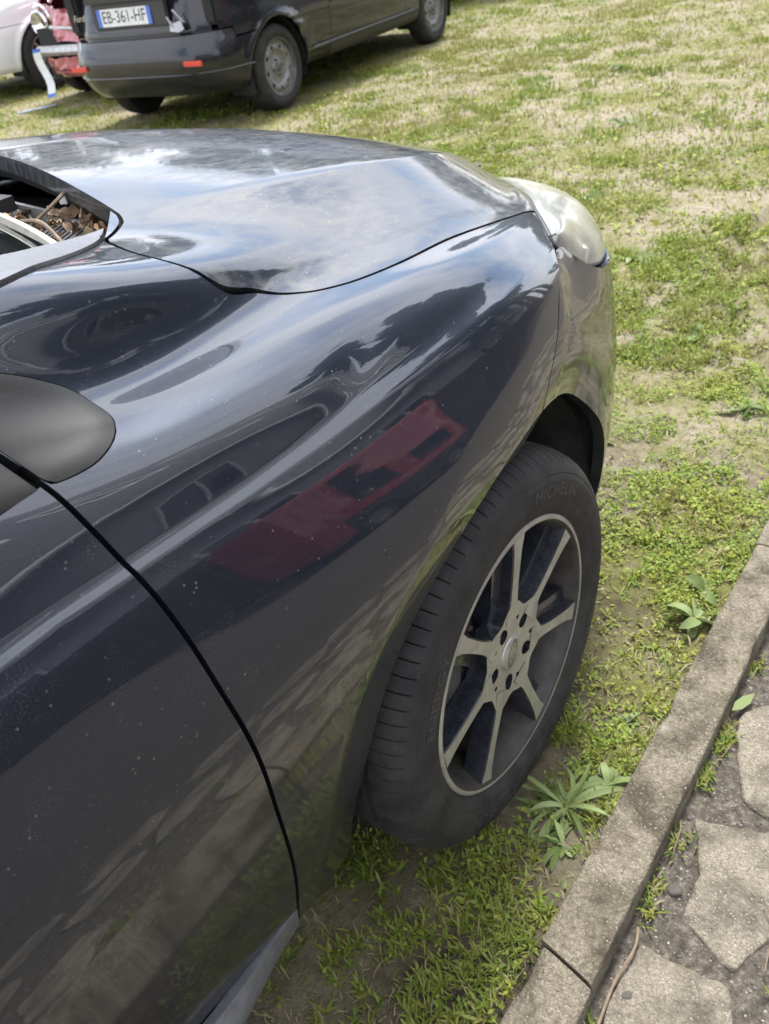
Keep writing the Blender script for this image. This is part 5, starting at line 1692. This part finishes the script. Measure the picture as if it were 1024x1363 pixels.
def bush(loc, r_, h, label, seed, n=2600, mat='leaf_dark', leaf=.05, name='bush'):
    rng = np.random.default_rng(300 + seed)
    root = empty(name, loc); tag(root, label, 'bush')
    x, y, z = loc
    m = MB()
    for q in range(7):
        a = rng.random() * 6.3
        m.tube([(x, y, z), (x + math.cos(a) * r_ * .35, y + math.sin(a) * r_ * .35, z + h * .45), (x + math.cos(a) * r_ * .7, y + math.sin(a) * r_ * .7, z + h * .8)], [.02, .013, .005], 5)
    m.build('stem', 'bark', root, True, True)
    bl = [(x + rng.normal() * r_ * .4, y + rng.normal() * r_ * .4, z + h * (.18 + .6 * rng.random()), r_ * .5, r_ * .5, h * .3) for q in range(12)]
    V, t = leaf_cloud(n, bl, leaf, rng)
    quads_obj('foliage', V, 4, [(0, 1, 2, 3)], t, MAT[mat], root)
bush((9.55, 6.0, 0), .65, 1.3, 'dark green bush just ahead of the black hatchback', 1, 5200)
bush((10.7, 6.9, 0), .9, 1.6, 'tall dark bush behind the hatchback and the smaller bush', 2, 4200)
# ------------------------------------------------------------------ grass, weeds, litter
def grass_mat(name, stops, trans=.3):
    m, t, b = newmat(name)
    r_ = t.nodes.new('ShaderNodeAttribute'); r_.attribute_name = 'tint'
    c = ramp(t, r_.outputs['Fac'], stops)
    t.links.new(c, b.inputs['Base Color'])
    b.inputs['Roughness'].default_value = 0.55
    b.inputs['Specular IOR Level'].default_value = 0.25
    tr = t.nodes.new('ShaderNodeBsdfTranslucent'); t.links.new(c, tr.inputs[0])
    mxs = t.nodes.new('ShaderNodeMixShader'); mxs.inputs[0].default_value = trans
    o = t.nodes['Material Output']
    t.links.new(b.outputs[0], mxs.inputs[1]); t.links.new(tr.outputs[0], mxs.inputs[2]); t.links.new(mxs.outputs[0], o.inputs[0])
    return m
MAT['grass'] = grass_mat('grass_blades', [(0.0, (.34, .285, .18)), (.22, (.29, .26, .11)), (.42, (.22, .24, .045)), (.70, (.15, .22, .034)), (1.0, (.085, .15, .032))])
def cover(x, y):
    """how thick the green is, 0..1 (same noise for blades everywhere)"""
    big = fbm(x, y, 0.75, 61, 4); med = fbm(x, y, 2.6, 71, 4); sm = fbm(x, y, 8.0, 81, 3)
    c = .50 * big + .38 * med + .25 * sm
    return c
def in_view(x, y, m=0.35):
    P = np.stack([x, y, np.zeros_like(x)], -1) - np.array(CAM_LOC)
    z = P @ np.array(cf); u = P @ np.array(rr) / z; v = P @ np.array(ru) / z
    return (z > .1) & (abs(u) < (512 / 1151) * (1 + m)) & (abs(v) < (681 / 1151) * (1 + m))
def under_wheel(x, y):
    w1 = (abs(x) < .10) & (y > -.025) & (y < .22)
    return w1
def blades(n, x0, x1, y0, y1, L, W, dens, seed, tint_fn, lean=.8):
    rng = np.random.default_rng(seed)
    x = x0 + (x1 - x0) * rng.random(n); y = y0 + (y1 - y0) * rng.random(n)
    k = in_view(x, y) & ~under_wheel(x, y) & (y > KERB_Y0 + .004)
    x, y = x[k], y[k]
    d = dens(x, y)
    k = rng.random(len(x)) < d
    x, y, d = x[k], y[k], d[k]; n = len(x)
    z = gz(x, y) - .002
    a = rng.random(n) * 2 * PI
    ln = L * (.45 + .9 * rng.random(n)) * (.6 + .5 * np.clip(d, 0, 1)); wd = W * (.7 + .6 * rng.random(n))
    le = lean * (.25 + 1.0 * rng.random(n))
    dirx, diry = np.cos(a), np.sin(a); px, py = -diry, dirx
    def pt(t, s):
        h = ln * (t * np.cos(le * t * .9)); o = ln * t * np.sin(le * (.4 + .6 * t))
        return np.stack([x + dirx * o + px * wd * s, y + diry * o + py * wd * s, z + h], -1)
    V = np.stack([pt(0, -.5), pt(0, .5), pt(.55, .55), pt(.55, -.55), pt(1.0, 0)], 1)
    return V, np.clip(tint_fn(x, y) + .13 * rng.normal(size=n), 0, 1)
def leaflets(n, x0, x1, y0, y1, S, dens, seed, tint_fn, hmax=.02):
    """tiny roundish leaves of moss, clover and seedlings lying close to the soil"""
    rng = np.random.default_rng(seed)
    x = x0 + (x1 - x0) * rng.random(n); y = y0 + (y1 - y0) * rng.random(n)
    k = in_view(x, y) & ~under_wheel(x, y) & (y > KERB_Y0 + .002)
    x, y = x[k], y[k]; d = dens(x, y); k = rng.random(len(x)) < d
    x, y = x[k], y[k]; n = len(x)
    z = gz(x, y) + hmax * rng.random(n) ** 1.5 + .001
    nrm = rng.normal(size=(n, 3)) * .45; nrm[:, 2] += 1; nrm /= np.linalg.norm(nrm, axis=1, keepdims=True)
    a = np.cross(nrm, rng.normal(size=(n, 3))); a /= np.linalg.norm(a, axis=1, keepdims=True); b = np.cross(nrm, a)
    s = (S * (.6 + .8 * rng.random(n)))[:, None]; c = np.stack([x, y, z], -1)
    V = np.stack([c - a * s, c - a * s * .1 + b * s * .55, c + a * s, c - a * s * .1 - b * s * .55], 1)
    return V, np.clip(tint_fn(x, y) + .12 * rng.normal(size=n), 0, 1)
def tint_near(x, y): return .46 + .5 * (fbm(x, y, 3.5, 7) - .5)
def tint_far(x, y): return .47 + .9 * (fbm(x, y, 2.2, 91) - .5)
def worn(x, y):
    """bare soil right beside and below the dark car and its ruts"""
    under = smooth01((y - .05) / .3) * ((x < .7) & (x > -3.4))
    return 1 - .7 * under
def bare(x, y):
    return 1 - .88 * clump(x, y, 1.7, 88, .52, .62) * smooth01((x - .75) / .4)
def clump(x, y, s, seed, lo, hi):
    return smooth01((fbm(x, y, s, seed, 3) - lo) / (hi - lo))
dn = lambda x, y: (.06 + .94 * clump(x, y, 2.6, 71, .38, .60) * clump(x, y, 15.0, 73, .47, .60)) * worn(x, y) * bare(x, y)
dn2 = lambda x, y: (.02 + (.50 + .5 * smooth01((x + .05) / .2) * smooth01((.35 - y) / .2)) * clump(x, y, 14.0, 33, .50 - .12 * smooth01((x + .05) / .2), .66 - .08 * smooth01((x + .05) / .2)) * (.25 + .75 * clump(x, y, 3.2, 35, .40, .60))) * worn(x, y)
dm = lambda x, y: bare(x, y) * (.08 + .92 * clump(x, y, 2.3, 71, .44, .62) * clump(x, y, 9.0, 75, .38, .58))
df = lambda x, y: .22 + .78 * clump(x, y, 1.5, 63, .38, .58) * clump(x, y, 5.5, 77, .40, .60)
def sprigs(n, x0, x1, y0, y1, L, W, nb, dens, seed, tint_fn):
    """little tufts: a few short blades fanning out of one point"""
    rng = np.random.default_rng(seed)
    x = x0 + (x1 - x0) * rng.random(n); y = y0 + (y1 - y0) * rng.random(n)
    k = in_view(x, y) & ~under_wheel(x, y) & (y > KERB_Y0 + .004); x, y = x[k], y[k]
    k = rng.random(len(x)) < dens(x, y); x, y = x[k], y[k]
    n = len(x); sz = .6 + .8 * rng.random(n); a0 = rng.random(n) * 6.28; t0 = tint_fn(x, y) + .12 * rng.normal(size=n)
    x = np.repeat(x, nb) + .0015 * rng.normal(size=n * nb); y = np.repeat(y, nb) + .0015 * rng.normal(size=n * nb); sz = np.repeat(sz, nb)
    a = np.repeat(a0, nb) + np.tile(np.arange(nb) * 2 * PI / nb, n) + .5 * rng.normal(size=n * nb)
    m = n * nb; z = gz(x, y); ln = L * sz * (.6 + .7 * rng.random(m)); wd = W * sz * (.7 + .5 * rng.random(m)); el = .35 + .9 * rng.random(m)
    dx_, dy_ = np.cos(a), np.sin(a)
    def pt(t, s): 
        o = ln * t * np.cos(el) * (1 + .25 * t); h = ln * (t * np.sin(el) - .35 * t * t * np.cos(el))
        return np.stack([x + dx_ * o - dy_ * wd * s, y + dy_ * o + dx_ * wd * s, z + np.maximum(h, -.001)], -1)
    V = np.stack([pt(0, -.35), pt(0, .35), pt(.55, .5), pt(.55, -.5), pt(1.0, 0)], 1)
    return V, np.clip(np.repeat(t0, nb) + .07 * rng.normal(size=m), 0, 1)
parts = [sprigs(6500, -.75, .9, -.16, .5, .017, .0034, 6, dn, 1, tint_near),
         blades(26000, -.75, 1.3, -.16, .5, .026, .0020, lambda x, y: dn(x, y) * clump(x, y, 2.0, 99, .5, .62), 21, tint_near),
         sprigs(26000, .3, 3.0, -.16, 2.6, .022, .0042, 6, dn, 2, tint_near),
         blades(60000, .6, 3.2, -.16, 2.6, .032, .0030, lambda x, y: dn(x, y) * clump(x, y, 1.6, 98, .48, .60), 22, tint_near),
         blades(160000, 1.5, 6.5, -.2, 5.5, .034, .0040, dm, 3, tint_far),
         blades(300000, 3.0, 14.0, -.5, 13.0, .040, .0060, df, 4, tint_far),
         # matted dead stalks
         blades(50000, -.7, 2.5, -.16, 2.0, .030, .0014, lambda x, y: .5 * clump(x, y, 4.0, 45, .40, .58), 6, lambda x, y: .05 + 0 * x, 2.2),
         blades(120000, .3, 9.0, -.16, 8.5, .05, .0030, lambda x, y: .28 * np.ones_like(x), 5, lambda x, y: .08 + 0 * x, 2.1)]
V = np.concatenate([p[0] for p in parts]); T_ = np.concatenate([p[1] for p in parts])
g = quads_obj('grass', V, 5, [(0, 1, 2, 3), (3, 2, 4)], T_, MAT['grass'])
tag(g, 'short patchy grass and dead stalks growing over the soil', 'grass', kind='stuff')
lf = [leaflets(110000, -.75, 1.6, -.16, .75, .0044, dn2, 11, lambda x, y: .52 + .5 * (fbm(x, y, 6, 3) - .5), .018),
      leaflets(150000, .6, 4.0, -.16, 3.0, .0075, lambda x, y: dm(x, y), 12, lambda x, y: .48 + .5 * (fbm(x, y, 3, 3) - .5), .016),
      leaflets(120000, 2.5, 11.0, -.3, 10.0, .016, lambda x, y: .6 * df(x, y), 13, lambda x, y: .38 + .7 * (fbm(x, y, 1.5, 3) - .5), .02)]
V = np.concatenate([p[0] for p in lf]); T_ = np.concatenate([p[1] for p in lf])
MAT['clover'] = grass_mat('small_leaves', [(0.0, (.26, .23, .06)), (.35, (.25, .27, .04)), (.65, (.17, .26, .032)), (1.0, (.085, .17, .030))], .25)
g = quads_obj('ground_cover', V, 4, [(0, 1, 2, 3)], T_, MAT['clover'])
tag(g, 'mat of tiny green leaves and moss between the grass', 'ground cover', kind='stuff')
print('GRASS', len(parts[0][0]), [len(p[0]) for p in parts], [len(p[0]) for p in lf])

# broad-leaved weeds: every leaf a part
MAT['weed'] = grass_mat('weed_leaf', [(0.0, (.10, .14, .040)), (.5, (.16, .215, .070)), (1.0, (.24, .29, .125))], .25)
def weed(loc, nl, L, W, label, seed, group=None, flat=.5, droop=1.0):
    rng = np.random.default_rng(500 + seed)
    root = empty('weed_plant', loc); tag(root, label, 'weed', group)
    for q in range(nl):
        a = 2 * PI * q / nl * 1.0 + rng.normal() * .7; ln = L * (.35 + .8 * rng.random()); wd = W * (.7 + .5 * rng.random())
        el0 = flat * .5 + .75 * rng.random() ** 1.3; n = 9
        v = []; x = 0; z = 0; el = el0
        tw = rng.normal() * .5; bend = rng.normal() * .6
        for i in range(n):
            t = i / (n - 1)
            w_ = wd * (.12 + .88 * math.sin(PI * min(1, t * .86 + .05)) ** 1.15) * (1 if t < .98 else .1)
            aa = a + bend * t
            cx, cy = x * math.cos(aa), x * math.sin(aa)
            px, py = -math.sin(aa), math.cos(aa)
            zz = max(z, .004)
            v += [(cx - px * w_, cy - py * w_, zz + w_ * .30 + tw * w_), (cx, cy, zz), (cx + px * w_, cy + py * w_, zz + w_ * .30 - tw * w_)]
            st = ln / (n - 1); x += math.cos(el) * st; z += math.sin(el) * st; el -= (droop * 1.3 + .3 * rng.random()) / (n - 1)
        f = []
        for i in range(n - 1):
            for k in range(2): f.append((i * 3 + k, i * 3 + k + 1, i * 3 + k + 4, i * 3 + k + 3))
        o = mobj('leaf', v, f, 'weed', root)
        at = o.data.attributes.new('tint', 'FLOAT', 'POINT'); at.data.foreach_set('value', np.full(len(v), float(rng.random()), np.float32))
def gp(x, y, dz=0.0): return (x, y, float(gz(x, y)) + dz)
weed(gp(-.012, -.085), 60, .100, .0042, 'large rosette of long pale green leaves growing between tyre and kerb', 1)
weed(gp(.055, -.128), 16, .050, .0065, 'low rosette of rounded leaves against the kerb beside the largest weed', 2)
weed(gp(.50, -.120), 15, .062, .0095, 'broad-leaved dark green weed at the kerb edge ahead of the wheel', 3)
weed(gp(.585, -.105), 13, .055, .0085, 'second broad-leaved weed pressed against the kerb beside the dark green one', 4)
weed(gp(-.085, -.115), 14, .06, .0036, 'thin spindly weed with strap leaves behind the large rosette', 5)
weed(gp(.20, -.10), 10, .04, .0045, 'small pale weed in the grass beside the tyre', 6)
for i, (x, y) in enumerate([(1.05, .35), (1.35, .05), (1.2, .62), (1.75, .3), (1.6, .9), (2.3, .75), (2.1, 1.5), (2.9, 1.2), (1.5, -.05), (3.4, 2.2), (3.0, 2.9), (4.2, 1.6), (4.7, 3.0), (3.9, 3.4), (5.6, 2.2)]):
    weed(gp(x, y), 9, .075 + .01 * (i % 3), .011, 'small flat rosette of green leaves scattered in the worn grass', 20 + i, 'small rosettes in the grass', .3)

# fallen leaf, twigs, pebbles on the path
o = mobj('fallen_leaf', [(-.030, 0, 0), (-.012, .0085, .003), (.012, .0085, .004), (.032, 0, .006), (.012, -.0085, .002), (-.012, -.0085, .001)], [(0, 5, 1), (1, 5, 4, 2), (2, 4, 3)], 'weed')
at = o.data.attributes.new('tint', 'FLOAT', 'POINT'); at.data.foreach_set('value', np.full(6, .8, np.float32))
o.location = (.332, -.262, .016); o.rotation_euler = (.2, .1, R(-20)); tag(o, 'pointed green leaf lying on the paving soil against the kerb', 'leaf')
MAT['twig'] = plain('dry_twig', (.17, .125, .085), .85, var=.3, vscale=60)
def twig(pts, r_, label, group=None):
    P = np.array(pts); c = P.mean(0)
    o = MB().tube([tuple(q) for q in crom(P - c, 6)], r_, 6).build('twig', 'twig'); o.location = c
    tag(o, label, 'twig', group); return o
twig([(-.145, -.262, .012), (-.18, -.270, .018), (-.235, -.264, .012), (-.30, -.268, .012)], .0022, 'long reddish dry twig lying along the foot of the kerb')
twig([(.055, -.252, .010), (.030, -.259, .020), (-.005, -.262, .012)], .0012, 'thin curved straw in the soil between kerb and middle slab')
twig([(-.02, -.40, .022), (-.05, -.42, .021), (-.12, -.43, .02)], .0012, 'pale straw lying over the edge of the middle slab')
MAT['pebble'] = stone_mat('pebble', (.22, .20, .17), (.36, .33, .29), (.50, .47, .42), sc=.6)
pebm = []
for k in range(4):
    bm = bmesh.new(); bmesh.ops.create_icosphere(bm, subdivisions=2, radius=1.0)
    for v in bm.verts:
        f = 1 + .35 * (vnoise(np.array([v.co.x * 1.3 + k * 7]), np.array([v.co.y * 1.3 + v.co.z]), 1.0, k)[0] - .5)
        v.co = Vector((v.co.x * f, v.co.y * f * .8, v.co.z * f * .6))
    me = bpy.data.meshes.new('pebble'); bm.to_mesh(me); bm.free(); me.materials.append(MAT['pebble'])
    me.polygons.foreach_set('use_smooth', np.ones(len(me.polygons), bool)); pebm.append(me)
def pebble(x, y, r_, label, group=None, z=None):
    o = bpy.data.objects.new('pebble', random.choice(pebm)); COL.objects.link(o)
    o.location = (x, y, (float(gz(x, y)) if z is None else z) + r_ * .3); o.scale = (r_, r_ * random.uniform(.8, 1.1), r_ * random.uniform(.7, 1)); o.rotation_euler = (random.uniform(-.4, .4), random.uniform(-.4, .4), random.random() * 6)
    tag(o, label, 'pebble', group)
pebble(-.058, -.284, .011, 'smooth beige oval pebble lying among straw beside the middle slab')
pebble(-.240, -.284, .008, 'rounded white pebble beside the long twig')
pr_ = np.random.default_rng(5)
for k in range(70):
    x = pr_.uniform(-.45, .75); y = pr_.uniform(-.62, -.252)
    if any(sd_poly(np.array([[x, y]]), np.array(P))[0] > -.006 for P in SLABS): continue
    pebble(x, y, pr_.uniform(.0022, .0052), 'tiny grey pebble in the gritty soil between the paving slabs', 'pebbles in the paving joints')
# grit in the joints
rng = np.random.default_rng(8)
n = 26000
x = rng.uniform(-.8, 2.0, n); y = rng.uniform(-1.0, -.248, n); k = in_view(x, y, .5); x, y = x[k], y[k]; n = len(x)
s = .0011 + .0018 * rng.random(n) ** 2.5; c = np.stack([x, y, gz(x, y) + s * .4], -1)
oct_ = np.array([(1, 0, 0), (0, 1, 0), (-1, 0, 0), (0, -1, 0), (0, 0, .8), (0, 0, -.8)])
V = c[:, None] + (oct_[None] * (.7 + .6 * rng.random((n, 6, 1)))) * s[:, None, None]
MAT['grit'] = grass_mat('grit', [(0, (.05, .042, .034)), (.6, (.13, .115, .095)), (1, (.27, .25, .22))], .0)
tag(quads_obj('grit', V, 6, [(0, 1, 4), (1, 2, 4), (2, 3, 4), (3, 0, 4)], rng.random(n), MAT['grit']), 'fine grit and soil crumbs filling the paving joints', 'grit', kind='stuff')
# sprigs of moss and grass along the kerb foot and in the joints
rng = np.random.default_rng(18)
cx = rng.uniform(-.6, 1.6, 60); cy = np.where(rng.random(60) < .65, -.252 - .012 * rng.random(60), rng.uniform(-.5, -.26, 60))
ok = np.array([all(sd_poly(np.array([[a, b]]), np.array(P))[0] < .004 for P in SLABS) for a, b in zip(cx, cy)]); cx, cy = cx[ok], cy[ok]
X = np.repeat(cx, 40) + rng.normal(size=len(cx) * 40) * .013; Y = np.minimum(np.repeat(cy, 40) + rng.normal(size=len(cx) * 40) * .007, -.249)
n = len(X); a = rng.random(n) * 6.28; ln = .008 + .014 * rng.random(n); dx_, dy_ = np.cos(a), np.sin(a)
Z = gz(X, Y)
V = np.stack([np.stack([X - dy_ * .0012, Y + dx_ * .0012, Z], -1), np.stack([X + dy_ * .0012, Y - dx_ * .0012, Z], -1), np.stack([X + dx_ * ln * .5 + dy_ * .0013, Y + dy_ * ln * .5 - dx_ * .0013, Z + ln * .6], -1), np.stack([X + dx_ * ln * .5 - dy_ * .0013, Y + dy_ * ln * .5 + dx_ * .0013, Z + ln * .6], -1), np.stack([X + dx_ * ln, Y + dy_ * ln, Z + ln * .8], -1)], 1)
tag(quads_obj('joint_moss', V, 5, [(0, 1, 2, 3), (3, 2, 4)], np.clip(.5 + .25 * rng.normal(size=n), 0, 1), MAT['grass']), 'little tufts of moss and grass along the foot of the kerb', 'moss', kind='stuff')

# dead leaves and twigs in the cowl of the dark car
MAT['dead_leaf'] = plain('dead_leaf', (.19, .115, .062), .8, var=.55, vscale=28)
MAT['dead_leaf2'] = plain('dead_leaf_pale', (.30, .215, .135), .8, var=.4, vscale=28)
dl = []
for k in range(5):
    rg_ = np.random.default_rng(700 + k); v = []; n = 7
    cx_ = rg_.uniform(-2.2, 2.2); cy_2 = rg_.uniform(-1.5, 1.5)
    for i in range(n):
        t = i / (n - 1); w_ = math.sin(PI * min(1, t * .94 + .04)) ** .8 * .42
        for s_ in (-1, -.5, 0, .5, 1):
            v.append((t - .5, s_ * w_ + .07 * rg_.normal(), .34 * math.sin(cx_ * (t - .5) * 2) + cy_2 * .5 * (s_ * w_) ** 2 * 2 + .09 * rg_.normal()))
    f = [(i * 5 + j, i * 5 + j + 1, (i + 1) * 5 + j + 1, (i + 1) * 5 + j) for i in range(n - 1) for j in range(4)]
    me = bpy.data.meshes.new('dead_leaf'); me.from_pydata(v, [], f); me.materials.append(MAT['dead_leaf'] if k % 2 else MAT['dead_leaf2'])
    me.polygons.foreach_set('use_smooth', np.ones(len(f), bool)); dl.append(me)
rl_ = np.random.default_rng(77)
for k in range(180):
    if k < 95: y = rl_.uniform(.45, .62); x = ws_base(y) + rl_.uniform(.055, .11); z = .955 + .03 * rl_.random()
    else: y = rl_.uniform(.46, .80); x = ws_base(y) + rl_.uniform(.008, .075); z = .948 + .022 * rl_.random()
    o = bpy.data.objects.new('dead_leaf', dl[k % 5]); COL.objects.link(o)
    s = rl_.uniform(.010, .020); o.scale = (s, s, s); o.location = (x, y, z); o.rotation_euler = (rl_.normal() * .7, rl_.normal() * .7, rl_.random() * 6.3)
    tag(o, 'curled brown dead leaf lying in the cowl between bonnet and windscreen', 'dead leaf', 'dead leaves in the cowl')
twig([(-.205, .47, .975), (-.17, .56, .985), (-.15, .64, .975)], .003, 'pale bare twig lying along the windscreen side of the cowl')
twig([(-.175, .60, .972), (-.115, .585, 1.0), (-.075, .61, 1.005)], .0026, 'bent twig leaning across the cowl rib towards the bonnet')
twig([(-.14, .52, .985), (-.10, .56, .99), (-.06, .60, .985)], .0018, 'thin dark twig among the leaves under the bonnet edge')
